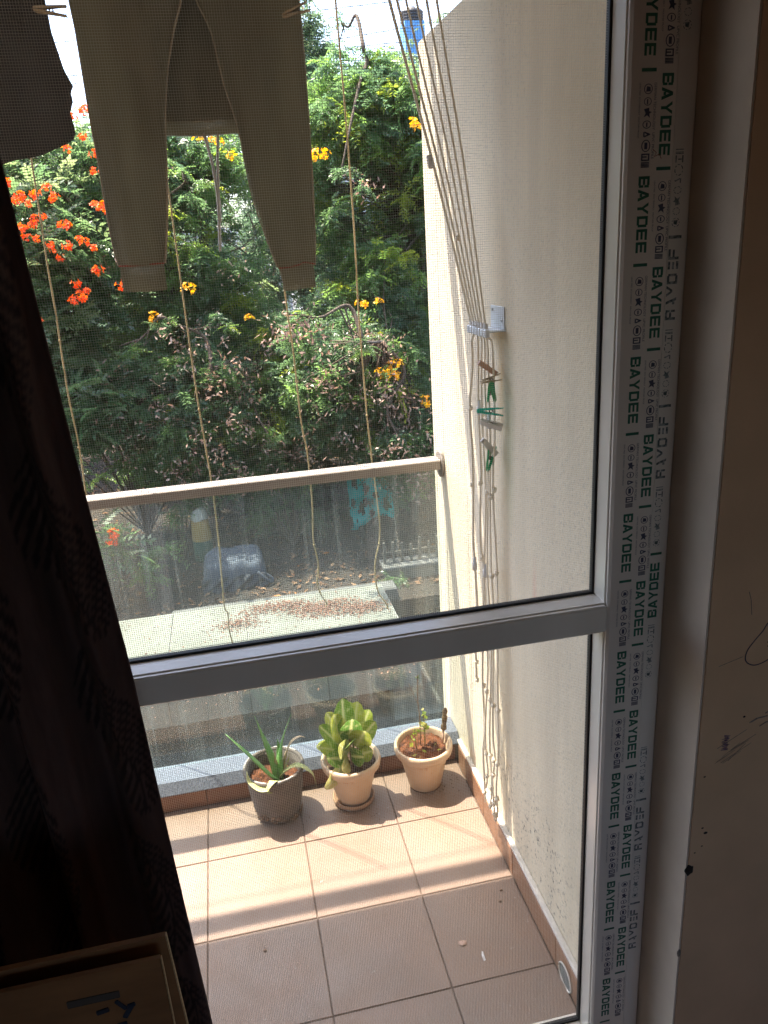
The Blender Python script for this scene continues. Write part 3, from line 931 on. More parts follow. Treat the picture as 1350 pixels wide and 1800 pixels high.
for col_x, z_first in ((0.2415, 1.828), (0.2705, 1.9575)):
    for k in range(-1, 8):
        zz = z_first - k * PER
        if zz > 2.25 or zz < 0.3:
            continue
        yy = DY - 0.0005
        place_print(word_me, 'printed_word', stile_r, col_x, yy, zz)
        zs_ = zz - 0.136
        place_print(sym_me, 'printed_symbols', stile_r, col_x, yy, zs_)
        place_print(line_me, 'printed_line', stile_r, col_x + H + 0.0005, yy, zs_)
        place_print(fine_me, 'printed_line', stile_r, col_x - 0.0048, yy, zs_)
word_worn = polys_mesh('printed_word', [p for i, p in enumerate(word) if i % 5 != 1], 'ink_faded')
sym_worn = polys_mesh('printed_symbols', [p for i, p in enumerate(sym) if (i * 7) % 5 < 3], 'ink_faded')
jamb_r = [c for c in frame.children if c.name.startswith('jamb')][0]
for k in range(9):
    zz = 0.86 - 0.2543 * 2 + k * PER
    if zz > 2.2:
        continue
    yy = -0.2865
    if k % 4 != 2:
        place_print(word_me if k in (3, 6) else word_worn, 'printed_word', jamb_r, 0.3205, yy, zz, True)
    place_print(sym_worn, 'printed_symbols', jamb_r, 0.3205, yy, zz + 0.133, True)
# small red scrawl on the film
stroke_pts = [(0.262, 1.862), (0.267, 1.858), (0.264, 1.853), (0.272, 1.856), (0.275, 1.85)]
o = tube('pen_scrawl', [(x, DY - 0.0004, z) for x, z in stroke_pts], 0.0005, 'redthread', sash, 5)
o.location = -Vector(sash.location)

# ---------------------------------------------------------------- curtain
def make_curtain():
    NX, NZ = 300, 420
    zt, zb = 2.45, 0.09
    ez = [0.09, 0.69, 1.0, 1.26, 1.54, 1.84, 2.45]
    ex = [-0.492, -0.506, -0.517, -0.526, -0.544, -0.561, -0.595]
    V = np.zeros((NZ, NX, 3))
    P = np.zeros((NZ, NX))
    for iz in range(NZ):
        t = iz / (NZ - 1)
        z = zt + (zb - zt) * t
        xe = np.interp(z, ez, ex)
        for ix in range(NX):
            s = ix / (NX - 1)           # 0 = right edge, 1 = left
            arc = s * 0.95
            d = arc * (0.82 + 0.06 * t)
            # fold profile (depth toward the room is -Y)
            wob = 0.012 * math.sin(3.1 * z + 9 * s)
            dep = 0.034 * math.sin(2 * math.pi * (d / 0.105 + 0.05) + 0.6 * math.sin(1.7 * z)) * min(1, d / 0.03)
            dep += 0.012 * math.sin(2 * math.pi * d / 0.047 + 2.0 * z)
            fr = 0.0
            V[iz, ix] = (xe - d + fr + wob * s, -0.475 - dep + wob * 0.4, z)
            # leaf sprays printed along the cloth
            uu = (arc + 0.02) / 0.125
            iu = math.floor(uu)
            fu = uu - iu - 0.5
            ph = z / 0.27 + 0.5 * (iu % 2) + 0.13
            iv = math.floor(ph)
            fv = ph - iv                 # 0..1 along a spray
            cu_ = 0.16 * math.sin(fv * 4.2 + iu * 1.7 + iv)
            dx = fu - cu_
            m = 0.0
            if 0.04 < fv < 0.93:
                wid = 0.34 * math.sin(math.pi * (fv - 0.04) / 0.89) ** 0.7 + 0.02
                if abs(dx) < wid:
                    q = (fv * 13 + abs(dx) * 9.0)
                    m = 1.0 if (q % 1.0) < 0.52 and abs(dx) > 0.035 else (1.0 if abs(dx) < 0.02 else 0.0)
            P[iz, ix] = m
    idx = np.arange(NZ * NX).reshape(NZ, NX)
    F = np.stack([idx[:-1, :-1], idx[:-1, 1:], idx[1:, 1:], idx[1:, :-1]], -1).reshape(-1, 4)
    me = mesh_np('curtain', V.reshape(-1, 3), F, MAT['curtain'], True)
    attr_f(me, 'print', P.ravel())
    return me
cur = thing('curtain', 'dark brown velvet curtain with black leaf print drawn to the left', 'curtain', (-0.9, -0.475, 0.09))
o = obj('curtain_cloth', make_curtain(), cur)
o.location = -Vector(cur.location)
sol = o.modifiers.new('thickness', 'SOLIDIFY')
sol.thickness = 0.0025
crod = thing('curtain_rod', 'steel curtain rod above the screen door', 'curtain rod', (-0.5, -0.475, 2.46))
tube('rod', [(-1.4, 0, 0), (1.3, 0, 0)], 0.011, 'steel', crod, 12)
for xx in (-1.2, 1.0):
    tube('rod_bracket', [(xx, 0.005, 0), (xx, 0.062, 0)], 0.008, 'steel', crod, 8)

# ---------------------------------------------------------------- carton
def make_carton():
    c = thing('cardboard_carton', 'brown cardboard carton standing in front of the curtain', 'carton', (-0.86, -0.757, 0.05))
    t = 0.006
    def pb(name, lo, hi, mat='carton'):
        return box(name, lo, hi, mat, c, 0.0008)
    pb('front_panel', (-0.34, 0, 0), (0.358, t, 1.04))
    pb('cut_edge', (0.3582, 0.0006, 0), (0.3594, t - 0.0006, 1.0396), 'carton_edge')
    # rear panel, splayed away from the front one towards the floor
    def slab(name, x0, x1, ya, yb, th, mat):
        bm = bmesh.new()
        q = [(ya, 1.043), (ya + th, 1.043), (yb + th, 0.0), (yb, 0.0)]
        a = [bm.verts.new((x0, y, z)) for y, z in q]
        b = [bm.verts.new((x1, y, z)) for y, z in q]
        bm.faces.new(a)
        bm.faces.new(b[::-1])
        for i in range(4):
            k = (i + 1) % 4
            bm.faces.new((a[i], a[k], b[k], b[i]))
        return obj(name, bm_mesh(name, bm, MAT[mat]), c)
    slab('rear_panel', -0.34, 0.362, 0.024, 0.17, t, 'carton')
    slab('cut_edge', 0.3622, 0.3634, 0.0246, 0.1706, t - 0.0012, 'carton_edge')
    pb('inner_flap', (-0.33, 0.012, 0.3), (0.352, 0.016, 1.02))
    # print
    pb('printed_label', (0.262, -0.0006, 1.002), (0.313, -0.0002, 1.011), 'ink_grey')
    rr = random.Random(3)
    for k in range(22):
        x = 0.2 + rr.uniform(0, 0.13)
        z = 0.955 + rr.uniform(0, 0.038)
        o = pb('printed_mark', (-rr.uniform(.003, .009), -0.0003, -rr.uniform(.0015, .003)), (rr.uniform(.003, .009), 0.0001, rr.uniform(.0015, .003)), 'ink_blue')
        o.location = (x, -0.0005 - k * 0.00002, z)
        o.rotation_euler = (0, rr.uniform(-1.5, 1.5), 0)
    return c
make_carton()

# ---------------------------------------------------------------- potted plants
def potted(label, loc, z=0):
    return thing('potted_plant', label, 'potted plant', (loc[0], loc[1], z), 'pots along the glass railing')

def soil_mesh(r, seed, amp):
    r2 = np.random.default_rng(seed)
    V, F = [(0, 0, amp * 0.6)], []
    NR, NA = 14, 40
    h = r2.normal(0, 1, (NR + 1, NA))
    for i in range(1, NR + 1):
        for j in range(NA):
            a = 2 * math.pi * j / NA
            rr = r * i / NR
            V.append((rr * math.cos(a), rr * math.sin(a), amp * 0.5 * math.sin(3 * rr / r + 2 * math.sin(a + seed)) + h[i % NR, j] * amp * 0.28))
    for j in range(NA):
        F.append((0, 1 + j, 1 + (j + 1) % NA))
    for i in range(NR - 1):
        for j in range(NA):
            a0 = 1 + i * NA + j
            a1 = 1 + i * NA + (j + 1) % NA
            F.append((a0, a1, a1 + NA, a0 + NA))
    return V, F

# pot 1: dark grey plastic with aloe
p1 = potted('dark grey plastic pot with a spiky aloe', (-0.368, 0.772))
pot = lathe('pot', [(0.0001, 0.001), (0.066, 0.001), (0.073, 0.006), (0.077, 0.025), (0.088, 0.10), (0.0925, 0.172), (0.0925, 0.1725), (0.086, 0.1725), (0.082, 0.10), (0.072, 0.02), (0.0001, 0.02)], 'pot_grey', p1, 48)
lathe('rim', [(0.0930, 0.160), (0.0985, 0.163), (0.1, 0.170), (0.0992, 0.178), (0.096, 0.1805), (0.0895, 0.1795), (0.0868, 0.1735), (0.0868, 0.160)], 'pot_grey', p1, 48)
# pale top edge of the rim, broken in places
Vp = []
for (a0, a1) in ((-2.35, -1.9), (-1.5, -0.95), (-0.7, -0.45), (0.6, 1.5), (2.3, 3.1)):
    pr = [(0.0945 * math.cos(a), 0.0945 * math.sin(a), 0.1797) for a in np.linspace(a0, a1, 12)]
    Vp.append(tube_vf(pr, 0.003, 6))
for V, F in Vp:
    obj('pale_edge', mesh_np('pale_edge', V, F, MAT['pot_rim'], True), p1)
Vm = []
for k in range(60):
    a = -math.pi / 2 + rng.normal(0, 1.0)
    zz = rng.uniform(0.006, 0.03) + 0.012 * math.sin(a * 2)
    rr = 0.0735 + zz * 0.12
    s = rng.uniform(0.002, 0.0055)
    bm = bmesh.new()
    bmesh.ops.create_icosphere(bm, subdivisions=1, radius=s)
    vv = [(v.co.x * 1.6 + rr * math.cos(a), v.co.y * 1.6 + rr * math.sin(a), v.co.z + max(zz, 0.006)) for v in bm.verts]
    ff = [tuple(v.index for v in f.verts) for f in bm.faces]
    bm.free()
    Vm.append((vv, ff))
V, F = join_vf(Vm)
obj('mud_crust', mesh_np('mud_crust', V, F, MAT['mud'], True), p1)
V, F = soil_mesh(0.0845, 1, 0.018)
obj('soil', mesh_np('soil', V, F, MAT['soil'], True), p1, (0, 0, 0.128))

def aloe_leaf(pts, w0, th, mat, name='leaf', teeth=True):
    C = spline(pts, 5)
    n = len(C)
    V, F = [], []
    K = 8
    side_prev = None
    for i, c in enumerate(C):
        c = Vector(c)
        t = i / (n - 1)
        a = Vector(C[max(0, i - 1)])
        b = Vector(C[min(n - 1, i + 1)])
        tg = (b - a).normalized()
        side = tg.cross(Vector((0, 0, 1)))
        if side.length < 0.15:
            side = side_prev or Vector((1, 0, 0))
        side.normalize()
        if side_prev and side.dot(side_prev) < 0:
            side = -side
        side_prev = side
        nn = side.cross(tg).normalized()
        w = 1.45 * w0 * (1 - t ** 1.5) ** 0.8 * (0.85 + 0.15 * math.sin(math.pi * t)) + 0.0006
        h = th * (1 - t) + 0.0006
        for j in range(K):
            q = 2 * math.pi * j / K
            yy = math.sin(q)
            V.append(tuple(c + side * (math.cos(q) * w) + nn * (yy * h * (0.35 if yy * (1 if nn.z > 0 else -1) > 0 else 1.0) - h * 0.25 * abs(math.cos(q)) * -1)))
        if i:
            for j in range(K):
                a0 = (i - 1) * K + j
                a1 = (i - 1) * K + (j + 1) % K
                F.append((a0, a1, a1 + K, a0 + K))
    F.append(tuple(range(K - 1, -1, -1)))
    F.append(tuple(range((n - 1) * K, n * K)))
    if teeth:
        for i in range(2, n - 2):
            for sgn in (0, K // 2):
                base = Vector(V[i * K + sgn])
                cc = Vector(C[i])
                d = (base - cc).normalized()
                tg = (Vector(C[i + 1]) - cc).normalized()
                o = len(V)
                V += [tuple(base - tg * 0.0014), tuple(base + tg * 0.0014), tuple(base + d * 0.0022 + tg * 0.001)]
                F.append((o, o + 1, o + 2))
    return obj(name, mesh_np(name, V, F, MAT[mat], True), p1)
b0 = (0.012, -0.015, 0.128)
aloe_leaf([b0, (-0.02, -0.03, 0.175), (-0.075, -0.035, 0.262), (-0.135, -0.03, 0.345)], 0.0155, 0.009, 'aloe')
aloe_leaf([b0, (0.0, 0.0, 0.19), (-0.02, 0.015, 0.27), (-0.04, 0.02, 0.36)], 0.0135, 0.008, 'aloe')
aloe_leaf([b0, (0.022, 0.0, 0.19), (0.04, 0.005, 0.27), (0.075, 0.0, 0.357)], 0.0115, 0.007, 'aloe')
aloe_leaf([b0, (0.02, 0.01, 0.18), (0.024, 0.02, 0.225), (0.022, 0.02, 0.258)], 0.008, 0.005, 'aloe')
aloe_leaf([b0, (0.03, -0.025, 0.165), (0.075, -0.045, 0.195), (0.118, -0.06, 0.165), (0.128, -0.06, 0.105)], 0.0105, 0.005, 'aloe_pale')
aloe_leaf([(0.02, -0.01, 0.135), (0.04, 0.0, 0.2), (0.062, 0.0, 0.25), (0.09, 0.0, 0.268), (0.112, 0.0, 0.262)], 0.0085, 0.002, 'aloe_dry', 'dry_leaf', False)
aloe_leaf([b0, (0.005, -0.06, 0.16), (-0.01, -0.095, 0.187), (-0.03, -0.108, 0.165), (-0.012, -0.108, 0.155)], 0.011, 0.0022, 'aloe_pale', 'leaf', False)
aloe_leaf([(-0.02, -0.105, 0.168), (-0.05, -0.098, 0.168), (-0.08, -0.07, 0.182), (-0.086, -0.045, 0.205)], 0.008, 0.002, 'aloe_pale', 'leaf', False)
aloe_leaf([b0, (0.035, -0.005, 0.16), (0.05, 0.0, 0.19), (0.056, 0.0, 0.215)], 0.0045, 0.002, 'aloe_pale', 'leaf', False)
aloe_leaf([b0, (0.01, 0.0, 0.17), (0.008, 0.0, 0.2), (0.007, 0.0, 0.228)], 0.004, 0.002, 'aloe_dry', 'dry_leaf', False)

# pots 2 and 3: cream clay-look pots
def cream_pot(par, h=0.165):
    k = h / 0.165
    lathe('pot', [(0.0001, 0.001), (0.050, 0.001), (0.055, 0.005), (0.0565, 0.012), (0.082, 0.125 * k), (0.0825, 0.13 * k), (0.077, 0.13 * k), (0.052, 0.016), (0.0001, 0.016)], 'pot_cream', par, 48)
    lathe('rim', [(0.0838, 0.126 * k), (0.091, 0.129 * k), (0.0965, 0.137 * k), (0.099, 0.150 * k), (0.098, 0.160 * k), (0.094, 0.165 * k), (0.0895, 0.164 * k), (0.087, 0.158 * k), (0.084, 0.145 * k), (0.0776, 0.128 * k)], 'pot_cream', par, 48)
sc = thing('saucer', 'muddy brown saucer under the middle cream pot', 'saucer', (-0.117, 0.757, 0.0))
lathe('dish', [(0.0001, 0.0005), (0.060, 0.0005), (0.068, 0.006), (0.071, 0.016), (0.070, 0.021), (0.066, 0.021), (0.062, 0.0102), (0.0001, 0.0102)], 'saucer', sc, 44)
p2 = potted('cream pot with a bushy pale green leafy plant', (-0.117, 0.757), 0.0104)
cream_pot(p2, 0.16)
V, F = soil_mesh(0.081, 4, 0.01)
obj('soil', mesh_np('soil', V, F, MAT['soil_dark'], True), p2, (0, 0, 0.132))

def broad_leaf(par, base, tip, width, bend, twist, fold=0.25, seed=0):
    base, tip = Vector(base), Vector(tip)
    ax = tip - base
    L = ax.length
    ax.normalize()
    sd = ax.cross(Vector((math.sin(twist), -math.cos(twist), 0.35)))
    if sd.length < 0.1:
        sd = Vector((1, 0, 0))
    sd.normalize()
    up_ = sd.cross(ax).normalized()
    NU, NV = 13, 9
    V, F, ve = [], [], []
    for i in range(NU):
        t = i / (NU - 1)
        w = width * (math.sin(math.pi * min(1, t * 0.93 + 0.03) ** 0.85) ** 0.62) * (1.0 if t < 0.97 else 0.35)
        c = base + ax * (L * t) + up_ * (bend * L * (t * t))
        for j in range(NV):
            s = (j / (NV - 1)) * 2 - 1
            wav = 0.05 * width * math.sin(t * 9 + seed + s * 2)
            V.append(tuple(c + sd * (s * w) + up_ * (abs(s) * w * fold + wav * abs(s))))
            vein = 1.0 if abs(s) < 0.01 else 0.0
            q = (t * 7 - abs(s) * 1.2) % 1.0
            vein = max(vein, 0.55 if q < 0.14 and abs(s) > 0.1 else 0)
            ve.append(vein)
    for i in range(NU - 1):
        for j in range(NV - 1):
            a = i * NV + j
            F.append((a, a + 1, a + NV + 1, a + NV))
    me = mesh_np('leaf', V, F, MAT['croton'], True)
    attr_f(me, 'vein', ve)
    return obj('leaf', me, par)
leaves2 = [  # base, tip (local to the pot), half width, bend, twist
    ((-0.01, 0, 0.24), (-0.012, 0.02, 0.375), 0.030, 0.1, 0.2), ((0.015, 0.01, 0.235), (0.045, 0.03, 0.345), 0.028, 0.1, -0.4),
    ((0.0, -0.01, 0.225), (0.012, -0.035, 0.335), 0.030, 0.12, 0.0), ((-0.02, 0, 0.22), (-0.05, 0.0, 0.335), 0.027, 0.12, 0.5),
    ((-0.03, 0, 0.205), (-0.085, 0.0, 0.295), 0.027, -0.1, 0.9), ((0.02, -0.01, 0.20), (0.055, -0.04, 0.285), 0.032, 0.15, -0.2),
    ((0.03, 0.0, 0.205), (0.085, 0.0, 0.275), 0.028, -0.15, -0.8), ((-0.03, -0.01, 0.19), (-0.09, -0.025, 0.235), 0.026, -0.25, 1.0),
    ((-0.01, -0.02, 0.185), (-0.045, -0.06, 0.262), 0.026, 0.1, 0.5), ((0.0, -0.02, 0.175), (0.03, -0.075, 0.2), 0.028, -0.1, 0.0),
    ((-0.02, -0.02, 0.17), (-0.075, -0.06, 0.21), 0.025, -0.15, 0.8), ((0.01, 0.03, 0.22), (0.02, 0.07, 0.32), 0.029, 0.0, 0.1),
    ((-0.02, 0.03, 0.215), (-0.06, 0.06, 0.30), 0.027, 0.0, 0.5), ((0.03, 0.02, 0.21), (0.08, 0.05, 0.29), 0.028, -0.1, -0.5),
    ((-0.01, -0.03, 0.165), (-0.03, -0.085, 0.178), 0.022, -0.2, 0.3), ((-0.04, -0.04, 0.155), (-0.082, -0.085, 0.105), 0.024, -0.3, 0.8),
    ((0.0, -0.015, 0.21), (-0.015, -0.06, 0.27), 0.022, 0.25, 0.2), ((0.03, -0.02, 0.175), (0.065, -0.05, 0.2), 0.024, -0.1, -0.6),
    ((-0.035, 0.0, 0.20), (-0.10, 0.01, 0.225), 0.022, -0.35, 1.1),
]
for i, (b_, t_, w_, be, tw) in enumerate(leaves2):
    broad_leaf(p2, b_, t_, w_ * 1.22, be, tw, 0.12, i * 1.3)
for i, (x, y) in enumerate(((-0.02, 0.0), (0.0, -0.02), (0.015, -0.01), (0.03, 0.0), (-0.035, -0.015), (0.005, 0.015))):
    tube('stem', [(x, y, 0.128), (x * 0.9, y * 0.9, 0.17), (x * 0.6, y * 0.6, 0.235)], [0.0042, 0.0036, 0.003], 'stem_dry' if i % 2 else 'stem_green', p2, 7)

p3 = potted('cream pot with a thin sparse seedling in red soil', (0.133, 0.768))
cream_pot(p3, 0.165)
V, F = soil_mesh(0.081, 9, 0.016)
obj('soil', mesh_np('soil', V, F, MAT['soil'], True), p3, (0, 0, 0.136))
tube('stem', spline([(-0.002, 0.03, 0.13), (0.0, 0.03, 0.22), (-0.004, 0.03, 0.32), (0.0, 0.03, 0.405)], 4), 0.0018, 'stem_dry', p3, 6)
tube('stem', spline([(-0.002, 0.03, 0.29), (-0.018, 0.03, 0.335), (-0.032, 0.03, 0.38)], 4), 0.001, 'stem_dry', p3, 5)
tube('stem', spline([(0.012, 0.025, 0.13), (0.014, 0.03, 0.2), (0.012, 0.03, 0.27)], 4), 0.0016, 'stem_green', p3, 6)
tube('stem', spline([(-0.02, 0.01, 0.13), (-0.024, 0.015, 0.18), (-0.022, 0.015, 0.215)], 4), 0.0014, 'stem_green', p3, 6)
sl_V = [(0, 0, 0), (0.005, 0.004, 0.001), (0.008, 0.012, 0.0), (0, 0.02, -0.002), (-0.008, 0.012, 0.0), (-0.005, 0.004, 0.001)]
small_leaf = mesh_np('leaf', sl_V, [(0, 1, 2, 3), (0, 3, 4, 5)], MAT['croton'])
attr_f(small_leaf, 'vein', [0] * 6)
def leaflet(par, p, s):
    o = obj('leaf', small_leaf, par, p, (random.uniform(-0.9, 0.9), random.uniform(-0.9, 0.9), random.uniform(0, 6.28)))
    o.scale = (s, s, s)
for k in range(20):
    zz = random.uniform(0.17, 0.275)
    leaflet(p3, (0.013 + random.uniform(-0.004, 0.004), 0.03, zz), random.uniform(0.5, 1.0))
for k in range(12):
    leaflet(p3, (-0.023 + random.uniform(-0.016, 0.008), 0.013, random.uniform(0.16, 0.22)), random.uniform(0.6, 1.1))
for k in range(5):
    leaflet(p3, (random.uniform(-0.004, 0.004), 0.03, random.uniform(0.39, 0.41)), random.uniform(0.6, 0.9))
for k in range(6):
    leaflet(p3, (random.uniform(-0.06, 0.05), random.uniform(-0.06, 0.0), 0.156), random.uniform(0.5, 0.9))
tool = thing('garden_tool', 'small tool with knobbly brown handle stuck in the right pot', 'garden tool', (0.207, 0.79, 0.125))
tube('shaft', [(-0.004, -0.01, 0.0), (0.004, 0.0, 0.062)], 0.0042, 'pink_rod', tool, 8)
hp = [(0.004, 0.0, 0.06), (0.005, 0, 0.064), (0.006, 0, 0.075), (0.007, 0, 0.08), (0.009, 0.001, 0.095), (0.011, 0.002, 0.108), (0.011, 0.002, 0.115), (0.013, 0.003, 0.128), (0.014, 0.003, 0.136), (0.016, 0.003, 0.142)]
tube('handle', hp, [0.007, 0.0105, 0.0105, 0.007, 0.0095, 0.010, 0.007, 0.009, 0.0065, 0.003], 'handle', tool, 10)

# ---------------------------------------------------------------- cords and bracket
BY = 0.40
br = thing('cord_bracket', 'white metal bracket with cord slots screwed to the plaster wall', 'bracket', (XW, 0.42, 1.55))
box('back_plate', (-0.0035, -0.046, 0.0), (-0.0003, 0.046, 0.052), 'bracket', br, 0.001)
box('shelf', (-0.042, -0.052, -0.0035), (-0.0004, 0.075, -0.0002), 'bracket', br, 0.0008)
for k in range(7):
    yy = -0.052 + k * 0.0207
    box('tooth', (-0.055, yy - 0.0075, -0.014), (-0.0425, yy + 0.0075, 0.005), 'bracket', br, 0.0025)
for yy, zz in ((-0.035, 0.02), (0.03, 0.042)):
    tube('screw', [(-0.006, yy, zz), (-0.003, yy, zz)], 0.0038, 'steel', br, 8)

top_x = [0.079, 0.096, 0.116, 0.139, 0.162, 0.185]
bot = [(0.242, 0.482), (0.242, 0.460), (0.242, 0.440), (0.242, 0.420), (0.242, 0.400), (0.243, 0.378)]
labels = ['first', 'second', 'third', 'fourth', 'fifth', 'sixth']
def knot_vf(p, s, seed):
    r2 = random.Random(seed)
    bm = bmesh.new()
    bmesh.ops.create_icosphere(bm, subdivisions=2, radius=s)
    for v in bm.verts:
        q = 1 + 0.22 * math.sin(v.co.z / s * 5 + v.co.x / s * 3 + seed)
        v.co *= q
        v.co.z *= 1.15
    vv = [tuple(v.co) for v in bm.verts]
    ff = [tuple(v.index for v in f.verts) for f in bm.faces]
    bm.free()
    return vv, ff
low = [  # lower hanging run of each cord: (y, z) at X about .24..262
    dict(x=0.232, pts=[(0.452, 1.52), (0.458, 1.46), (0.472, 1.352), (0.468, 1.25), (0.474, 1.15), (0.466, 1.0), (0.468, 0.93), (0.462, 0.8), (0.468, 0.70), (0.472, 0.555)], knots=[1.352, 1.148, 0.62, 0.56], tog=[0.925], r=0.0034),
    dict(x=0.24, pts=[(0.436, 1.52), (0.43, 1.44), (0.426, 1.36), (0.43, 1.2), (0.428, 1.16), (0.432, 1.0), (0.425, 0.93), (0.43, 0.76), (0.436, 0.58), (0.44, 0.42), (0.45, 0.33), (0.438, 0.25), (0.448, 0.15)], knots=[1.165, 0.955, 0.56, 0.345, 0.19], tog=[1.36], r=0.003),
    dict(x=0.244, pts=[(0.42, 1.52), (0.412, 1.44), (0.416, 1.3), (0.408, 1.15), (0.412, 0.95), (0.42, 0.8), (0.415, 0.62), (0.43, 0.45), (0.436, 0.335), (0.43, 0.27), (0.436, 0.21)], knots=[1.345, 0.55, 0.33, 0.255], tog=[0.925], r=0.0026),
    dict(x=0.249, pts=[(0.406, 1.52), (0.4, 1.42), (0.405, 1.3), (0.398, 1.17), (0.404, 0.93), (0.396, 0.75), (0.404, 0.55), (0.41, 0.4), (0.416, 0.3), (0.408, 0.22), (0.416, 0.15)], knots=[1.148, 0.53, 0.34, 0.23, 0.165], tog=[], r=0.0026),
    dict(x=0.254, pts=[(0.392, 1.52), (0.392, 1.4), (0.397, 1.25), (0.39, 1.15), (0.394, 0.93), (0.388, 0.8), (0.39, 0.6), (0.4, 0.42), (0.396, 0.34), (0.404, 0.26), (0.4, 0.16), (0.404, 0.115)], knots=[1.135, 0.915, 0.52, 0.335, 0.28, 0.18, 0.14], tog=[1.33], r=0.0028),
    dict(x=0.261, pts=[(0.378, 1.52), (0.384, 1.45), (0.376, 1.3), (0.386, 1.16), (0.376, 0.93), (0.372, 0.76), (0.368, 0.6), (0.38, 0.42), (0.384, 0.34), (0.392, 0.24), (0.398, 0.15), (0.41, 0.105)], knots=[1.155, 0.93, 0.515, 0.33, 0.2, 0.135], tog=[], r=0.0028),
]
for i in range(6):
    c = thing('clothesline_cord', labels[i] + ' of six cream cords fanning up from the wall bracket, counted from the railing side', 'cord', (0.24, 0.42, 0.1), 'cords on the wall bracket')
    off = Vector(c.location)
    bx, by = bot[i]
    tx = top_x[i]
    dz = (2.252 - 1.556)
    k = (2.748 - 1.556) / dz
    X2, Y2 = bx + (tx - bx) * k, by + (0.5 - by) * k
    d = low[i]
    mid = Vector(((bx + tx) / 2 + 0.006, (by + 0.5) / 2, (2.252 + 1.556) / 2))
    up_pts = spline([(X2, Y2, 2.748), (tx, 0.5, 2.252), tuple(mid), (bx, by, 1.556)], 8)
    lo_pts = spline([(bx, by, 1.556), (bx + 0.006, by, 1.535)] + [(d['x'] + 0.003 * math.sin(j * 2.1 + i), y, z) for j, (y, z) in enumerate(d['pts'])], 5)
    pts = [Vector(p) - off for p in up_pts] + [Vector(p) - off for p in lo_pts[1:]]
    tube('rope', pts, d['r'], 'cord', c, 7)
    zs_l = [p[1] for p in d['pts']]
    ys_l = [p[0] for p in d['pts']]
    for q, kz in enumerate(d['knots']):
        ky = float(np.interp(-kz, [-z for z in zs_l], ys_l))
        V, F = knot_vf(None, 0.0062 + 0.0015 * random.random(), i * 7 + q)
        obj('knot', mesh_np('knot', V, F, MAT['cord'], True), c, Vector((d['x'], ky, kz)) - off)
    for kz in d['tog']:
        ky = float(np.interp(-kz, [-z for z in zs_l], ys_l))
        lathe('toggle', [(0.0026, -0.019), (0.0066, -0.018), (0.007, 0.002), (0.0048, 0.004), (0.0048, 0.018), (0.0026, 0.019)], 'toggle', c, 12, Vector((d['x'], ky, kz)) - off)
    lathe('slot_sleeve', [(0.0036, -0.013), (0.0052, -0.013), (0.0052, 0.011), (0.0036, 0.012)], 'toggle', c, 10, Vector((bx, by, 1.556)) - off)
    if i in (0, 2):
        zz = 1.93 if i == 0 else 1.76
        t = (zz - 1.556) / dz
        p = Vector((bx + (tx - bx) * t, by + (0.5 - by) * t, zz))
        if i == 0:
            o = lathe('toggle', [(0.003, -0.016), (0.0072, -0.015), (0.0072, 0.012), (0.004, 0.014)], 'toggle', c, 12, p - off, True)
            o.rotation_euler = (0, R(-11), 0)
        else:
            V, F = knot_vf(None, 0.0062, 77)
            obj('knot', mesh_np('knot', V, F, MAT['cord'], True), c, p - off)
# ceiling pulley strip
ps = thing('pulley_strip', 'white pulley strip fixed under the slab above the cords', 'pulley', (-0.02, 0.55, 2.742))
box('strip', (-0.16, -0.02, -0.012), (0.16, 0.02, 0.0075), 'bracket', ps, 0.002)
for k in range(6):
    tube('wheel', [(-0.11 + k * 0.04, -0.004, -0.018), (-0.11 + k * 0.04, 0.004, -0.018)], 0.011, 'toggle', ps, 14)

# clothes pegs clipped on the hanging cords
def peg(label, loc, mat, rot, s=1.0, cat='clothes peg'):
    p = thing('clothes_peg', label, cat, loc, 'pegs clipped on cords and clothes', rot)
    for sg in (1, -1):
        bm = bmesh.new()
        pr = [(-0.036, 0.0006), (-0.018, 0.0008), (0.0, 0.0034), (0.034, 0.0085), (0.036, 0.0112), (0.0, 0.0085), (-0.03, 0.0062), (-0.036, 0.0035)]
        a = [bm.verts.new((x * s, sg * y * s, -0.0075 * s)) for x, y in pr]
        b = [bm.verts.new((x * s, sg * y * s, 0.0075 * s)) for x, y in pr]
        bm.faces.new(a)
        bm.faces.new(b[::-1])
        for i in range(len(pr)):
            k = (i + 1) % len(pr)
            bm.faces.new((a[i], a[k], b[k], b[i]))
        obj('jaw', bm_mesh('jaw', bm, MAT[mat]), p)
    pts = [(0.002 * s + 0.004 * s * math.cos(t), 0.004 * s * math.sin(t), (-0.0055 + 0.011 * t / (8 * math.pi)) * s) for t in np.linspace(0, 8 * math.pi, 60)]
    tube('spring', pts, 0.0009 * s, 'rust', p, 5)
    return p
peg('faded pink clothes peg at the top of the wall cords', (0.250, 0.392, 1.462), 'pink_pin', (0.2, 0.6, 0.3), 0.8)
peg('brown stained clothes peg just under the pink one', (0.252, 0.372, 1.437), 'wood', (1.3, -0.1, 0.2), 0.75)
peg('green translucent clothes peg gripping cords, upper of two green ones', (0.254, 0.375, 1.405), 'green_pin', (0.3, 0.9, 1.2), 0.9)
peg('teal clothes peg lying level across the wall cords', (0.250, 0.374, 1.36), 'teal_pin', (1.45, 0.05, -0.5), 0.9)
peg('cloudy white clothes peg with brown spring below the teal peg', (0.252, 0.375, 1.327), 'clear_pin', (0.4, 0.3, -0.4), 0.8)
peg('cloudy white clothes peg above the lowest green peg', (0.25, 0.39, 1.268), 'clear_pin', (0.2, 0.8, 0.4), 0.85)
peg('bright green clothes peg, lowest peg on the wall cords', (0.252, 0.386, 1.238), 'green_pin', (0.3, -0.9, 0.9), 0.9)

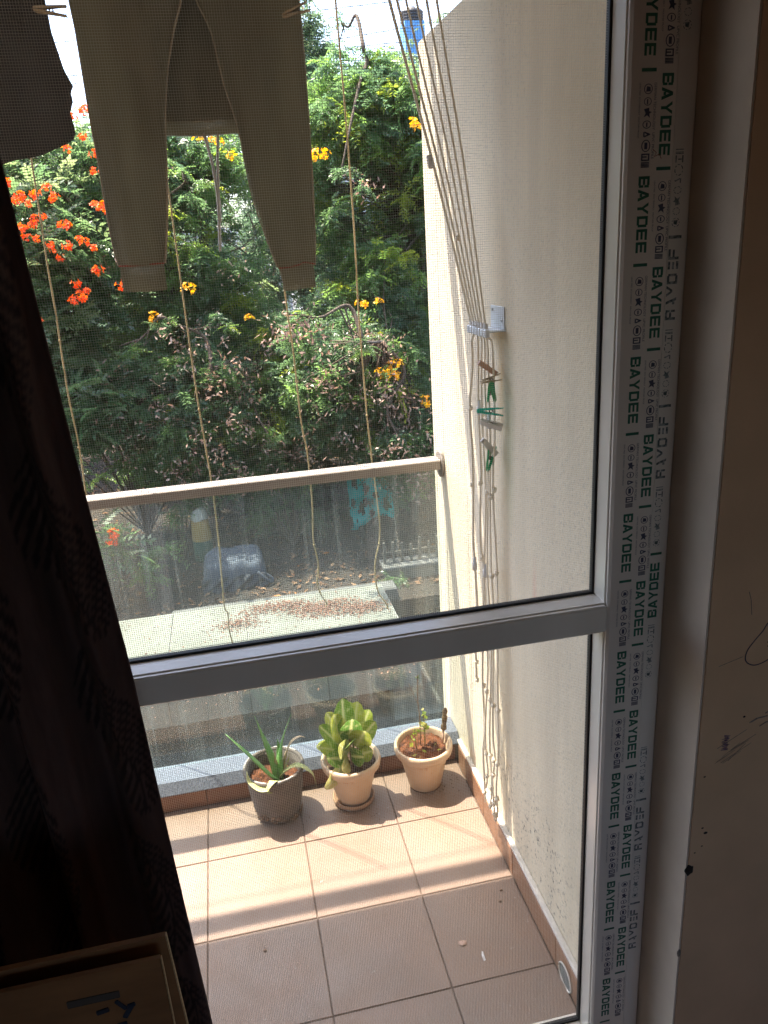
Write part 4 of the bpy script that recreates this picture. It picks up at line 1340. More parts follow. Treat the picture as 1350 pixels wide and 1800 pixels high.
# ---------------------------------------------------------------- washing on a rod
RZ = 2.335
PY = 0.55
rod = thing('drying_rod', 'steel drying rod carrying the washing above the railing', 'rod', (-0.7, PY + 0.025, RZ))
tube('rod', [(-0.95, 0, 0), (0.72, 0, 0)], 0.008, 'steel', rod, 12)
for xx in (-0.9, 0.70):
    tube('hanger_cord', [(xx, 0, 0), (xx, 0, 0.41)], 0.0026, 'cord', rod, 6)

def sleeve_vf(rows, y0, th, wr=0.004, seed=0, n=36, yoff=None):
    """cloth tube from rows of (z, xl, xr): flattened cross-section with soft wrinkles"""
    zs_, xl, xr = zip(*rows)
    NZ = 70
    zq = np.linspace(zs_[0], zs_[-1], NZ)
    zi = [-z for z in zs_]
    L_ = np.interp(-zq, zi, xl)
    R_ = np.interp(-zq, zi, xr)
    V, F = [], []
    for i in range(NZ):
        c, h = (L_[i] + R_[i]) / 2, (R_[i] - L_[i]) / 2
        for j in range(n):
            a = 2 * math.pi * j / n
            ca, sa = math.cos(a), math.sin(a)
            ex = abs(ca) ** 0.7 * (1 if ca > 0 else -1)
            x = c + h * ex
            w = wr * (math.sin(38 * x + 3 * zq[i] + seed) + 0.6 * math.sin(71 * x - 5 * zq[i] + 2 * seed) + 0.5 * math.sin(25 * zq[i] + 30 * x + seed) + 0.7 * math.sin(55 * x + 9 * zq[i] + 4 * seed) ** 3)
            V.append((x, y0 + th * sa * (1 - 0.25 * abs(ca)) + w, zq[i] + 0.002 * math.sin(40 * x)))
        if i:
            for j in range(n):
                a0 = (i - 1) * n + j
                a1 = (i - 1) * n + (j + 1) % n
                F.append((a0, a1, a1 + n, a0 + n))
    return V, F
tr = thing('trousers', 'olive jogger trousers folded over the rod, both legs hanging down', 'trousers', (-0.35, PY, 1.67), 'washing on the rod')
toff = -Vector(tr.location)
def clothpart(name, rows, y0, th, mat, wr=0.004, seed=0, par=tr):
    V, F = sleeve_vf(rows, y0, th, wr, seed)
    o = obj(name, mesh_np(name, V, F, MAT[mat], True), par)
    o.location = -Vector(par.location)
    return o
LL = [(2.345, -0.584, -0.345), (2.269, -0.583, -0.36), (2.207, -0.58, -0.385), (2.134, -0.58, -0.408), (2.047, -0.58, -0.426), (1.957, -0.578, -0.436), (1.852, -0.578, -0.449), (1.79, -0.576, -0.461), (1.745, -0.571, -0.470)]
RL = [(2.345, -0.345, -0.114), (2.268, -0.328, -0.113), (2.204, -0.304, -0.111), (2.106, -0.289, -0.111), (2.015, -0.269, -0.112), (1.896, -0.257, -0.115), (1.797, -0.235, -0.119), (1.72, -0.213, -0.125)]
clothpart('leg', LL, PY - 0.004, 0.011, 'pants', 0.0065, 1)
clothpart('leg', RL, PY - 0.004, 0.011, 'pants', 0.0065, 2.4)
clothpart('cuff', [(1.7445, -0.569, -0.472), (1.715, -0.571, -0.473), (1.687, -0.570, -0.473)], PY - 0.004, 0.0085, 'pants', 0.0015, 3)
clothpart('cuff', [(1.7195, -0.211, -0.127), (1.69, -0.206, -0.127), (1.667, -0.203, -0.126)], PY - 0.004, 0.0085, 'pants', 0.0015, 5)
clothpart('waist', [(2.345, -0.585, -0.113), (2.28, -0.555, -0.145), (2.12, -0.50, -0.2), (2.045, -0.49, -0.21)], PY + 0.055, 0.006, 'pants_in', 0.004, 6)
clothpart('waistband', [(2.0445, -0.487, -0.213), (2.015, -0.485, -0.215)], PY + 0.055, 0.0075, 'pants', 0.002, 7)
def line_part(name, pts, r, mat, par):
    o = tube(name, spline(pts, 5), r, mat, par, 6)
    o.location = -Vector(par.location)
    return o
# fabric going over the rod
Vt, Ft = [], []
NXQ = 24
for i in range(13):
    a = math.pi * i / 12
    for j in range(NXQ):
        x = -0.584 + 0.47 * j / (NXQ - 1)
        Vt.append((x, PY + 0.0255 - 0.0335 * math.cos(a), 2.342 + 0.012 * math.sin(a)))
for i in range(12):
    for j in range(NXQ - 1):
        k = i * NXQ + j
        Ft.append((k, k + 1, k + NXQ + 1, k + NXQ))
o = obj('seat_fold', mesh_np('seat_fold', Vt, Ft, MAT['pants'], True), tr)
o.location = toff
line_part('seam', [(r_[1] - 0.001, PY - 0.006, r_[0]) for r_ in LL], 0.002, 'seam', tr)
line_part('seam', [(r_[2] + 0.001, PY - 0.006, r_[0]) for r_ in LL], 0.0024, 'seam', tr)
line_part('seam', [(r_[2] + 0.001, PY - 0.006, r_[0]) for r_ in RL], 0.0022, 'seam', tr)
line_part('seam', [(r_[1] - 0.001, PY - 0.006, r_[0]) for r_ in RL], 0.0016, 'seam', tr)
line_part('stitching', [(-0.571, PY - 0.0135, 1.745), (-0.54, PY - 0.018, 1.744), (-0.5, PY - 0.018, 1.745), (-0.470, PY - 0.0135, 1.746)], 0.0018, 'redthread', tr)
line_part('stitching', [(-0.212, PY - 0.0135, 1.718), (-0.19, PY - 0.018, 1.718), (-0.165, PY - 0.018, 1.722), (-0.15, PY - 0.018, 1.727), (-0.126, PY - 0.0135, 1.722)], 0.0015, 'redthread', tr)
line_part('waist_seam', [(-0.48, PY + 0.047, 2.046), (-0.36, PY + 0.046, 2.043), (-0.22, PY + 0.047, 2.046)], 0.001, 'seam', tr)
line_part('drawstring', [(-0.346, PY + 0.05, 2.02), (-0.335, PY + 0.05, 1.955), (-0.332, PY + 0.05, 1.88), (-0.338, PY + 0.05, 1.80), (-0.341, PY + 0.05, 1.763)], 0.0036, 'lace', tr)
line_part('drawstring', [(-0.314, PY + 0.053, 2.02), (-0.322, PY + 0.053, 1.96), (-0.328, PY + 0.053, 1.90), (-0.332, PY + 0.053, 1.83)], 0.0032, 'lace', tr)

sh = thing('shirt', 'dark grey garment hanging left of the olive trousers', 'shirt', (-0.75, PY, 1.94), 'washing on the rod')
clothpart('body', [(2.345, -1.05, -0.632), (2.27, -1.05, -0.63), (2.208, -1.06, -0.629), (2.14, -1.06, -0.617), (2.108, -1.06, -0.604), (2.094, -1.06, -0.612), (2.081, -1.06, -0.609), (2.06, -1.06, -0.619), (2.02, -1.05, -0.616), (2.006, -1.04, -0.624), (1.98, -1.03, -0.70), (1.96, -1.02, -0.782), (1.945, -1.0, -0.86)], PY - 0.004, 0.008, 'shirt', 0.007, 9, sh)
peg('wooden clothes peg holding the right end of the trousers', (-0.122, PY - 0.02, 2.241), 'wood', (R(90), R(-18), 0), 0.86)
peg('grey wooden clothes peg holding the dark garment', (-0.622, PY - 0.02, 2.246), 'wood', (R(90), R(4), 0), 0.9)

# ---------------------------------------------------------------- jute strings hanging outside
S = {
    'string beside the curtain edge': [(-0.815, 2.75), (-0.82, 2.3), (-0.825, 1.98), (-0.833, 1.75), (-0.838, 1.602), (-0.845, 1.4), (-0.848, 1.254), (-0.845, 1.18), (-0.851, 1.086), (-0.86, 0.911), (-0.87, 0.7), (-0.865, 0.5)],
    'string seen right of the left trouser leg': [(-0.466, 2.75), (-0.465, 2.3), (-0.464, 1.886), (-0.462, 1.608), (-0.463, 1.288), (-0.455, 1.038), (-0.458, 0.815), (-0.468, 0.602), (-0.458, 0.56), (-0.464, 0.5), (-0.458, 0.43)],
    'string hanging below the right trouser leg': [(-0.165, 2.75), (-0.16, 2.2), (-0.152, 1.637), (-0.144, 1.442), (-0.139, 1.217), (-0.129, 1.099), (-0.126, 0.936), (-0.134, 0.791), (-0.127, 0.70), (-0.138, 0.63), (-0.125, 0.58), (-0.108, 0.544), (-0.112, 0.53)],
    'string nearest the white side wall': [(0.072, 2.75), (0.076, 2.393), (0.079, 2.128), (0.083, 1.809), (0.08, 1.532), (0.088, 1.154), (0.1, 0.866), (0.101, 0.76), (0.078, 0.69), (0.073, 0.62), (0.085, 0.555), (0.11, 0.505), (0.112, 0.485)],
}
for lab, pl in S.items():
    o = thing('jute_string', 'thin tan jute ' + lab, 'string', (pl[0][0], 1.15, 0.5), 'strings hanging outside the railing')
    pts = spline([(x - pl[0][0] + 0.002 * math.sin(z * 31), 0.004 * math.sin(z * 17), z - 0.5) for x, z in pl], 6)
    tube('twine', pts, 0.0026, 'jute', o, 6)
    for q in range(3):
        p = pts[int(len(pts) * (0.4 + 0.2 * q))]
        V, F = knot_vf(None, 0.0042, q)
        obj('knot', mesh_np('knot', V, F, MAT['jute'], True), o, tuple(p))
# wire the strings are tied to, under the slab edge
tw = thing('tie_wire', 'wire along the slab edge that the strings are tied to', 'wire', (-0.5, 1.15, 2.75))
tube('wire', [(-2.2, 0, 0), (1.4, 0, 0)], 0.002, 'steel', tw, 6)

# ---------------------------------------------------------------- small debris on the balcony floor
tag(obj('petal', mesh_np('petal', [(-0.012, 0, .001), (-0.004, -0.008, .003), (0.008, -0.006, .001), (0.012, 0.004, .004), (0.002, 0.01, .001), (-0.009, 0.007, .003)], [(0, 1, 2, 3, 4, 5)], MAT['pink_rod']), None, (0.063, 0.116, 0.0003)), 'dried pink petal lying on a shaded floor tile', 'petal')
tag(obj('feather', mesh_np('feather', [(-0.003, -0.014, .001), (0.002, -0.012, .002), (0.004, 0.014, .001), (0.0, 0.016, .003), (-0.004, 0.004, .002)], [(0, 1, 2, 3, 4)], MAT['toggle']), None, (0.103, 0.064, 0.0003)), 'small pale scrap on the floor tile near the drain', 'scrap')
for k, (x, y) in enumerate(((-0.45, 0.231), (0.222, 0.258), (0.205, 0.221))):
    V, F = knot_vf(None, 0.004, k)
    V = [(a * 1.3, b, max(c * 0.6, -0.001) + 0.001) for a, b, c in V]
    tag(obj('crumb', mesh_np('crumb', V, F, MAT['mud']), None, (x, y, 0.0005)), ['brown crumb alone on the left shaded floor tile', 'farther of two dark crumbs by the skirting', 'nearer of two dark crumbs by the skirting'][k], 'crumb')

Vk = []
for k in range(70):
    a = rng.normal(0, 1, 2)
    V, F = knot_vf(None, rng.uniform(0.0007, 0.0022), k)
    cx2, cy2 = ((0.2, 0.735), (-0.3, 0.69), (-0.05, 0.67))[k % 7 % 3 if k % 3 else 0]
    Vk.append(([(x + cx2 + a[0] * 0.03, y + cy2 + a[1] * 0.03, max(z, -0.0004) + 0.0006) for x, y, z in V], F))
V, F = join_vf(Vk)
o = tag(obj('soil_specks', mesh_np('soil_specks', V, F, MAT['mud'], True)), 'crumbs of spilled soil on the tiles around the pots', 'soil')
o['kind'] = 'stuff'

# ---------------------------------------------------------------- trees
jr = np.random.default_rng(77)
def frond_template(L=0.3, pairs=9, plen=0.105, pw=0.013, droop=0.5):
    """feathery compound leaf along +X: a rib and pairs of narrow leaflets, drooping"""
    q = []
    def pos(t):
        return np.array([L * t, 0, -droop * L * t * t])
    for i in range(pairs):
        t = 0.12 + 0.88 * i / (pairs - 1)
        l = plen * (0.55 + 0.6 * math.sin(math.pi * min(1, t * 0.85 + 0.08)))
        for sg in (1, -1):
            b = pos(t)
            d = np.array([0.42 + jr.normal(0, 0.22), sg * 0.9, -0.18 + jr.normal(0, 0.3)])
            d /= np.linalg.norm(d)
            l = l * jr.uniform(0.75, 1.2)
            s = np.array([d[1] * sg, -d[0] * sg, jr.normal(0, 0.55)])
            s *= pw / np.linalg.norm(s)
            m1 = b + d * l * 0.5
            tip = b + d * l + np.array([0, 0, -0.25 * l])
            q.append([b, m1 + s, tip, m1 - s])
    a, c = pos(0), pos(1)
    w = np.array([0, 0.0022, 0])
    q.append([a - w, a + w, c + w * 0.4, c - w * 0.4])
    return np.array(q)          # (n,4,3)

def pinnate_template(L=0.26, pairs=5, ll=0.085, lw=0.02, droop=0.35):
    q = []
    def pos(t):
        return np.array([L * t, 0, -droop * L * t * t])
    for i in range(pairs):
        t = 0.2 + 0.75 * i / (pairs - 1)
        for sg in (1, -1):
            b = pos(t)
            d = np.array([0.5, sg * 0.85, -0.12])
            d /= np.linalg.norm(d)
            s = np.array([d[1] * sg, -d[0] * sg, 0.15]) * lw
            q.append([b, b + d * ll * 0.45 + s, b + d * ll + np.array([0, 0, -0.2 * ll]), b + d * ll * 0.45 - s])
    b = pos(1)
    q.append([b, b + np.array([0.04, lw, 0]), b + np.array([ll, 0, -0.02]), b + np.array([0.04, -lw, 0])])
    return np.array(q)

def rot_z(a):
    c, s = math.cos(a), math.sin(a)
    return np.array([[c, -s, 0], [s, c, 0], [0, 0, 1]])
def rot_y(a):
    c, s = math.cos(a), math.sin(a)
    return np.array([[c, 0, s], [0, 1, 0], [-s, 0, c]])
def rot_x(a):
    c, s = math.cos(a), math.sin(a)
    return np.array([[1, 0, 0], [0, c, -s], [0, s, c]])

def cluster_template(kind, seed, nfr):
    r = np.random.default_rng(seed)
    Q, T = [], []
    for k in range(nfr):
        t0 = frond_template(r.uniform(0.14, 0.26), int(r.integers(8, 12)), r.uniform(0.05, 0.075), r.uniform(0.0085, 0.012), r.uniform(0.4, 1.4)) if kind == 'fern' else pinnate_template(r.uniform(0.18, 0.28), 5, r.uniform(0.065, 0.09), r.uniform(0.016, 0.023), r.uniform(0.2, 0.6))
        A = rot_z(r.uniform(0, 2 * math.pi)) @ rot_y(-r.uniform(-0.5, 0.9)) @ rot_x(r.normal(0, 0.5))
        q = t0 @ A.T
        q[:, :, 2] += r.uniform(-0.05, 0.05)
        Q.append(q)
        T.append(np.full(len(q), r.normal(0, 0.08)))
    return np.concatenate(Q), np.concatenate(T)
FERN = [cluster_template('fern', 100 + i, 10) for i in range(10)]
TULIP = [cluster_template('tulip', 200 + i, 9) for i in range(6)]

def crown_mesh(name, kind, centres, tints, scales, mat, r):
    Vs, Ts = [], []
    TP = FERN if kind == 'fern' else TULIP
    for c, t, s in zip(centres, tints, scales):
        q, tt = TP[int(r.integers(len(TP)))]
        A = rot_z(r.uniform(0, 2 * math.pi)) @ rot_x(r.normal(0, 0.25))
        Vs.append((q.reshape(-1, 3) @ A.T * s + c))
        Ts.append(np.repeat(np.clip(t + tt, 0, 1), 4))
    V = np.concatenate(Vs)
    F = np.arange(len(V)).reshape(-1, 4)
    me = mesh_np(name, V, F, MAT[mat])
    attr_f(me, 'tint', np.concatenate(Ts))
    return me

def petal_cluster(seed, n, rad, mat, size):
    r = np.random.default_rng(seed)
    V, F, T = [], [], []
    for k in range(n):
        c = r.normal(0, 1, 3)
        c *= rad * r.uniform(0.3, 1) ** 0.5 / np.linalg.norm(c)
        c[2] *= 0.75
        out = c / np.linalg.norm(c)
        out[2] += 0.5
        out /= np.linalg.norm(out)
        a = np.cross(out, [0, 0, 1.0])
        a /= (np.linalg.norm(a) + 1e-6)
        b = np.cross(out, a)
        tint = r.uniform(0, 1)
        o = len(V)
        w_ = a * 0.004
        V += [-w_, w_, c + w_, c - w_]
        F.append((o, o + 1, o + 2, o + 3))
        T += [tint] * 4
        for j in range(5):
            an = 2 * math.pi * j / 5 + r.uniform(-.2, .2)
            d = a * math.cos(an) + b * math.sin(an)
            e = np.cross(out, d)
            o = len(V)
            s = size * r.uniform(0.7, 1.2)
            V += [c, c + d * s * 0.6 + out * s * 0.4 + e * s * 0.4, c + d * s * 1.1 + out * s * 0.55, c + d * s * 0.6 + out * s * 0.4 - e * s * 0.4]
            F.append((o, o + 1, o + 2, o + 3))
            T += [tint] * 4
    me = mesh_np('flower_cluster', V, F, MAT[mat])
    attr_f(me, 'tint', T)
    return me
ORANGE = [petal_cluster(300 + i, 9, 0.085, 'orange', 0.05) for i in range(4)]
YELLOW = [petal_cluster(320 + i, 8, 0.085, 'yellow', 0.034) for i in range(4)]

def pods_mesh(centres, r):
    V, F, T = [], [], []
    for c in centres:
        n = int(r.integers(18, 34))
        tb = r.uniform(0.2, 0.9)
        for k in range(n):
            p = c + r.normal(0, 1, 3) * np.array([0.085, 0.085, 0.07])
            d = r.normal(0, 1, 3)
            d[2] -= 0.4
            d /= np.linalg.norm(d)
            s = np.cross(d, r.normal(0, 1, 3))
            s /= (np.linalg.norm(s) + 1e-6)
            l, w = r.uniform(0.035, 0.075), r.uniform(0.007, 0.013)
            o = len(V)
            V += [p, p + d * l * 0.5 + s * w, p + d * l, p + d * l * 0.5 - s * w]
            F.append((o, o + 1, o + 2, o + 3))
            T += [min(1, max(0, tb + r.normal(0, 0.2)))] * 4
    me = mesh_np('seed_pods', np.array(V), np.array(F), MAT['pods'])
    attr_f(me, 'tint', T)
    return me

def tree(name, label, base, height, crowns, n, kind, mat, seed, trunk_r=0.09, smin=0.8, smax=1.3, young=0.12, pods=0, flowers=None, group='garden trees beyond the terrace', bare=0.0, extra=None, lean=(0, 0)):
    """base on the ground; crowns = list of (centre, radii, weight)"""
    r = np.random.default_rng(seed)
    t = thing(name, label, 'tree', base, group)
    B = np.array(base, float)
    # cluster centres
    W = np.array([c[2] for c in crowns], float)
    W /= W.sum()
    cs = []
    ph = r.uniform(0, 6, 6)
    while len(cs) < n:
        ci = r.choice(len(crowns), p=W)
        c, rad, _ = crowns[ci]
        d = r.normal(0, 1, 3)
        d /= np.linalg.norm(d)
        rr = r.uniform(0.15, 1) ** 0.45
        p = np.array(c) + d * np.array(rad) * rr
        g = math.sin(1.9 * p[0] + ph[0]) * math.sin(2.1 * p[2] + ph[1]) + 0.6 * math.sin(3.7 * p[0] + 2.9 * p[2] + ph[2]) + 0.4 * math.sin(4 * p[1] + ph[3])
        if g < bare - 0.75 and r.uniform() < 0.85:
            continue
        if p[2] < GZ + 0.2:
            continue
        cs.append(p)
    if extra is not None:
        cs += [np.array(e, float) for e in extra]
    cs = np.array(cs)
    zt = cs[:, 2]
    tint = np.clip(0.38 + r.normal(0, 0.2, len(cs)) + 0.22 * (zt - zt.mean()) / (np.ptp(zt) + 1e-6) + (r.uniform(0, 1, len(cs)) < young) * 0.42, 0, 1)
    sc_ = r.uniform(smin, smax, len(cs))
    if extra is not None:
        sc_[-len(extra):] *= 0.62
    me = crown_mesh('crown', kind, cs - B, tint, sc_, mat, r)
    o = obj('crown', me, t)
    # trunk and limbs
    cc = np.average([np.array(c[0]) for c in crowns], axis=0, weights=W)
    fork = B + (cc - B) * np.array([0.35, 0.35, 0.0]) + np.array([lean[0], lean[1], (cc[2] - B[2]) * 0.55])
    tp = spline([(0, 0, -0.05), tuple((fork - B) * 0.35 + r.normal(0, 0.05, 3)), tuple((fork - B) * 0.7 + r.normal(0, 0.05, 3)), tuple(fork - B)], 5)
    rad = np.linspace(trunk_r * 1.25, trunk_r * 0.7, len(tp))
    V, F = tube_vf([tuple(p) for p in tp], list(rad), 10)
    obj('trunk', mesh_np('trunk', V, F, MAT['bark'], True), t)
    nodes = [fork - B]
    nl = 9
    parts = []
    order = r.permutation(len(cs))
    for k in range(nl):
        target = cs[order[k]] - B
        start = tp[int(r.integers(len(tp) // 2, len(tp)))]
        mid = (np.array(start) + target) / 2 + r.normal(0, 0.12, 3) + np.array([0, 0, 0.12])
        pl = spline([tuple(start), tuple(mid), tuple(target)], 5)
        V, F = tube_vf([tuple(p) for p in pl], list(np.linspace(trunk_r * 0.55, 0.008, len(pl))), 7)
        obj('limb', mesh_np('limb', V, F, MAT['bark'], True), t)
        nodes += [np.array(p) for p in pl[3:]]
    nodes = np.array(nodes)
    nodes0 = nodes
    if extra is not None:
        # outlying clumps hang on boughs of their own, so that no bare twig spans a wide gap
        for e in extra:
            p = np.array(e, float) - B
            j = np.argmin(((nodes - p) ** 2).sum(1))
            if np.linalg.norm(nodes[j] - p) < 0.45:
                continue
            a = nodes[j]
            k1 = a + (p - a) * 0.4 + r.normal(0, 0.1, 3) + np.array([0, 0.1, 0.1])
            k2 = a + (p - a) * 0.75 + r.normal(0, 0.07, 3) + np.array([0, 0.05, 0.1])
            pl = spline([tuple(a), tuple(k1), tuple(k2), tuple(p)], 5)
            V, F = tube_vf([tuple(q) for q in pl], list(np.linspace(0.022, 0.007, len(pl))), 6)
            obj('limb', mesh_np('limb', V, F, MAT['twig'], True), t)
            nodes = np.concatenate([nodes, np.array(pl[6:])])
    tw_ = []
    for q, c in enumerate(cs):
        p = c - B
        pool = nodes if extra is not None and q >= len(cs) - len(extra) else nodes0
        d2 = ((pool - p) ** 2).sum(1)
        a = pool[np.argsort(d2)[int(r.integers(0, min(4, len(d2))))]]
        m = (a + p) / 2 + r.normal(0, 0.07, 3) + np.array([0, 0.05, -0.03])
        tw_.append(tube_vf([tuple(a), tuple(m), tuple(p)], [0.009, 0.006, 0.002], 4, False))
    V, F = join_vf(tw_)
    obj('twigs', mesh_np('twigs', V, F, MAT['twig']), t)
    if pods:
        # dry pods hang at the outer, camera-facing side of the crown
        sel = cs[np.argsort(cs[:, 1])][:max(pods * 3, 10)]
        pc = sel[r.choice(len(sel), pods, replace=False)] + r.normal(0, 0.08, (pods, 3)) - np.array([0, 0.22, 0.02])
        if extra is None or True:
            o = obj('seed_pods', pods_mesh(pc - B, r), t)
    if flowers:
        fm, plist = flowers
        for q, p in enumerate(plist):
            o = obj('flower_cluster', fm[q % len(fm)], t, tuple(np.array(p) - B), (random.uniform(-.4, .4), random.uniform(-.4, .4), random.uniform(0, 6.28)))
            s = random.uniform(0.36, 0.58) if fm is ORANGE else random.uniform(0.55, 0.85)
            o.scale = (s, s, s)
    return t

# pixel-measured directions used once to place blossoms and crowns at their real distance
def at(px, py, Y):
    d = fw + rt * ((px - 675) / 1367.94) - up * ((py - 900) / 1367.94)
    k = (Y - CAM.y) / d.y
    p = CAM + d * k
    return (p.x, p.y, p.z)

orange_px = [(12, 320), (35, 345), (62, 340), (82, 330), (95, 345), (50, 358), (30, 350), (92, 350), (75, 380), (60, 385), (40, 398), (58, 395), (105, 395), (115, 395), (48, 415), (65, 420), (88, 430), (92, 438), (118, 430), (140, 420), (148, 425), (165, 436), (107, 452), (168, 362), (185, 370), (183, 360), (132, 498), (140, 515), (130, 526), (152, 512), (142, 520), (68, 565), (75, 600), (128, 205), (148, 195), (118, 262), (165, 300), (172, 475), (212, 500), (150, 190), (145, 240), (165, 270)]
tree('orange_flowering_tree', 'tree covered in orange red flower clusters beside the curtain', (-2.75, 7.7, GZ), 4.2,
     [((-2.2, 7.3, 1.75), (0.95, 0.8, 1.0), 3), ((-2.55, 7.4, 0.7), (0.95, 0.8, 0.8), 2), ((-3.9, 7.4, 1.2), (1.1, 0.9, 1.3), 2), ((-1.75, 6.9, 0.35), (0.5, 0.45, 0.5), 1.0), ((-2.0, 7.6, 2.5), (0.85, 0.6, 0.65), 2.2)], 620, 'tulip', 'tulip_leaf', 11,
     0.1, 0.8, 1.2, 0.2, 0, (ORANGE, [at(x, y, 6.25 + 0.3 * ((i * 7) % 5) / 5) for i, (x, y) in enumerate(orange_px)]))
yl_left = [(350, 245), (372, 240), (385, 248), (410, 275), (438, 560), (270, 557), (330, 505)]
tree('feathery_tree', 'feathery tree with hanging brown pods seen between the trouser legs', (-0.75, 8.3, GZ), 4.6,
     [((-0.75, 7.9, 1.9), (1.15, 0.9, 1.15), 3), ((-0.55, 7.9, 0.6), (1.25, 0.9, 0.85), 3), ((-0.7, 8.4, 2.9), (0.8, 0.7, 0.6), 1), ((-0.75, 7.0, 0.15), (1.0, 0.5, 0.7), 2.2), ((-0.35, 6.9, -0.35), (0.7, 0.4, 0.35), 1.0), ((-0.75, 8.0, 2.55), (1.0, 0.7, 0.5), 1.5)], 980, 'fern', 'fern_leaf', 21,
     0.075, 0.65, 1.05, 0.16, 110, (YELLOW, [at(x, y, 6.7) for x, y in yl_left]),
     extra=[at(390, 640, 6.6), at(372, 655, 6.6), at(405, 652, 6.6), at(300, 560, 6.7), at(280, 575, 6.7), at(255, 700, 6.7), at(320, 300, 7.0), at(350, 320, 7.0), at(380, 560, 6.7), at(400, 575, 6.7), at(230, 610, 6.7), at(215, 625, 6.7), at(470, 760, 6.5), at(490, 770, 6.5)])
yl_right = [(668, 655), (688, 645), (692, 660), (676, 662), (700, 640), (750, 705), (728, 215), (735, 225), (560, 272), (570, 270), (632, 532), (645, 535), (665, 532), (550, 274)]
tree('feathery_tree', 'tall feathery tree with yellow blossoms nearest the white side wall', (1.75, 8.0, GZ), 5.6,
     [((1.45, 7.7, 2.5), (0.95, 0.9, 1.0), 4), ((1.7, 7.6, 1.2), (1.0, 0.9, 0.9), 3.2), ((1.3, 7.8, 0.1), (1.1, 0.9, 0.7), 2.2), ((2.9, 7.9, 2.0), (1.0, 0.9, 1.6), 2), ((0.95, 6.7, 0.35), (0.85, 0.45, 0.75), 2.0), ((1.45, 6.5, -0.3), (0.55, 0.4, 0.45), 1.4), ((1.42, 7.5, 3.1), (0.7, 0.55, 0.5), 1.6)], 1420, 'fern', 'fern_leaf', 33,
     0.085, 0.65, 1.1, 0.2, 70, (YELLOW, [at(x, y, 6.2) for x, y in yl_right]),
     extra=[at(640, 90, 7.2), at(630, 130, 7.1), at(655, 120, 7.2), at(645, 160, 7.0), at(620, 170, 7.1), at(672, 150, 7.1), at(600, 40, 7.6), at(590, 90, 7.6), at(530, 555, 5.3), at(508, 572, 5.35), at(552, 575, 5.25), at(530, 595, 5.3), at(570, 590, 5.3), at(515, 600, 5.3), at(638, 600, 5.5), at(650, 612, 5.5), at(628, 615, 5.55), at(520, 560, 5.4), at(545, 560, 5.35), at(500, 590, 5.4), at(560, 605, 5.3), at(540, 612, 5.35), at(622, 603, 5.5), at(700, 770, 6.0), at(660, 790, 6.0), at(600, 300, 6.6), at(640, 330, 6.6)])
tree('feathery_tree', 'slim high tree rising right of the trousers against the sky', (0.95, 10.2, GZ), 6.6,
     [((0.85, 10.0, 3.9), (0.65, 0.6, 1.1), 3), ((0.8, 10.0, 2.2), (0.9, 0.7, 1.2), 2), ((1.9, 10.6, 2.2), (1.2, 0.8, 1.3), 2), ((0.6, 10.0, 3.3), (0.6, 0.5, 1.2), 2)], 420, 'fern', 'far_leaf', 45,
     0.07, 0.8, 1.2, 0.1, 16)
tree('feathery_tree', 'dark leafy tree filling the shade low behind the railing', (0.2, 9.4, GZ), 3.2,
     [((0.1, 9.3, 0.1), (1.7, 0.8, 1.2), 3), ((-1.0, 9.7, 0.9), (1.3, 0.8, 1.2), 2), ((0.9, 9.0, -0.5), (0.9, 0.7, 0.6), 1.3)], 260, 'fern', 'far_leaf', 52,
     0.09, 0.9, 1.35, 0.05, 40)
tree('background_tree', 'far green tree behind the orange flowering tree', (-3.0, 11.8, GZ), 4.5,
     [((-2.9, 11.6, 1.4), (2.0, 1.1, 1.6), 3), ((-1.2, 11.9, 2.0), (1.2, 1.0, 1.6), 2), ((-5.2, 11.8, 1.6), (1.6, 1.0, 1.6), 1.5), ((-2.4, 11.8, 2.7), (1.2, 0.9, 1.0), 2.5)], 420, 'fern', 'far_leaf', 61,
     0.1, 1.1, 1.6, 0.06, 14)
tree('background_tree', 'far tree whose crown shows over the top of the white wall', (4.6, 12.4, GZ), 6.6,
     [((4.0, 12.2, 3.6), (1.5, 1.0, 1.5), 3), ((3.2, 12.2, 1.4), (1.6, 1.0, 1.6), 3), ((5.8, 12.2, 2.4), (1.4, 1.0, 2.0), 2)], 320, 'fern', 'far_leaf', 67,
     0.11, 1.1, 1.6, 0.15, 10)
tree('background_tree', 'far dark tree in the middle behind the feathery trees', (0.6, 13.0, GZ), 4.6,
     [((0.4, 12.9, 0.9), (2.2, 1.0, 1.8), 3)], 170, 'fern', 'far_leaf', 71, 0.1, 1.1, 1.6, 0.05, 8)

def shrub(name, label, base, centres, kind, mat, seed, smin=0.6, smax=0.9, flowers=None, group='low plants on the garden ground'):
    r = np.random.default_rng(seed)
    t = thing(name, label, 'shrub', base, group)
    B = np.array(base, float)
    cs = np.array(centres, float)
    me = crown_mesh('foliage', kind, cs - B, np.clip(0.55 + r.normal(0, 0.15, len(cs)), 0, 1), r.uniform(smin, smax, len(cs)), mat, r)
    obj('foliage', me, t)
    parts = []
    for c in cs:
        p = c - B
        parts.append(tube_vf([(0, 0, 0), tuple(p * 0.5 + np.array([0, 0, 0.05])), tuple(p)], [0.012, 0.008, 0.004], 5, False))
    V, F = join_vf(parts)
    obj('stems', mesh_np('stems', V, F, MAT['twig']), t)
    if flowers:
        for q, p in enumerate(flowers):
            o = obj('flower_cluster', ORANGE[q % 4], t, tuple(np.array(p) - B))
            o.scale = (0.6, 0.6, 0.6)
    return t
YS = 5.75
cpx = [(170, 960), (190, 975), (205, 960), (185, 1000), (220, 975), (240, 985), (175, 930)]
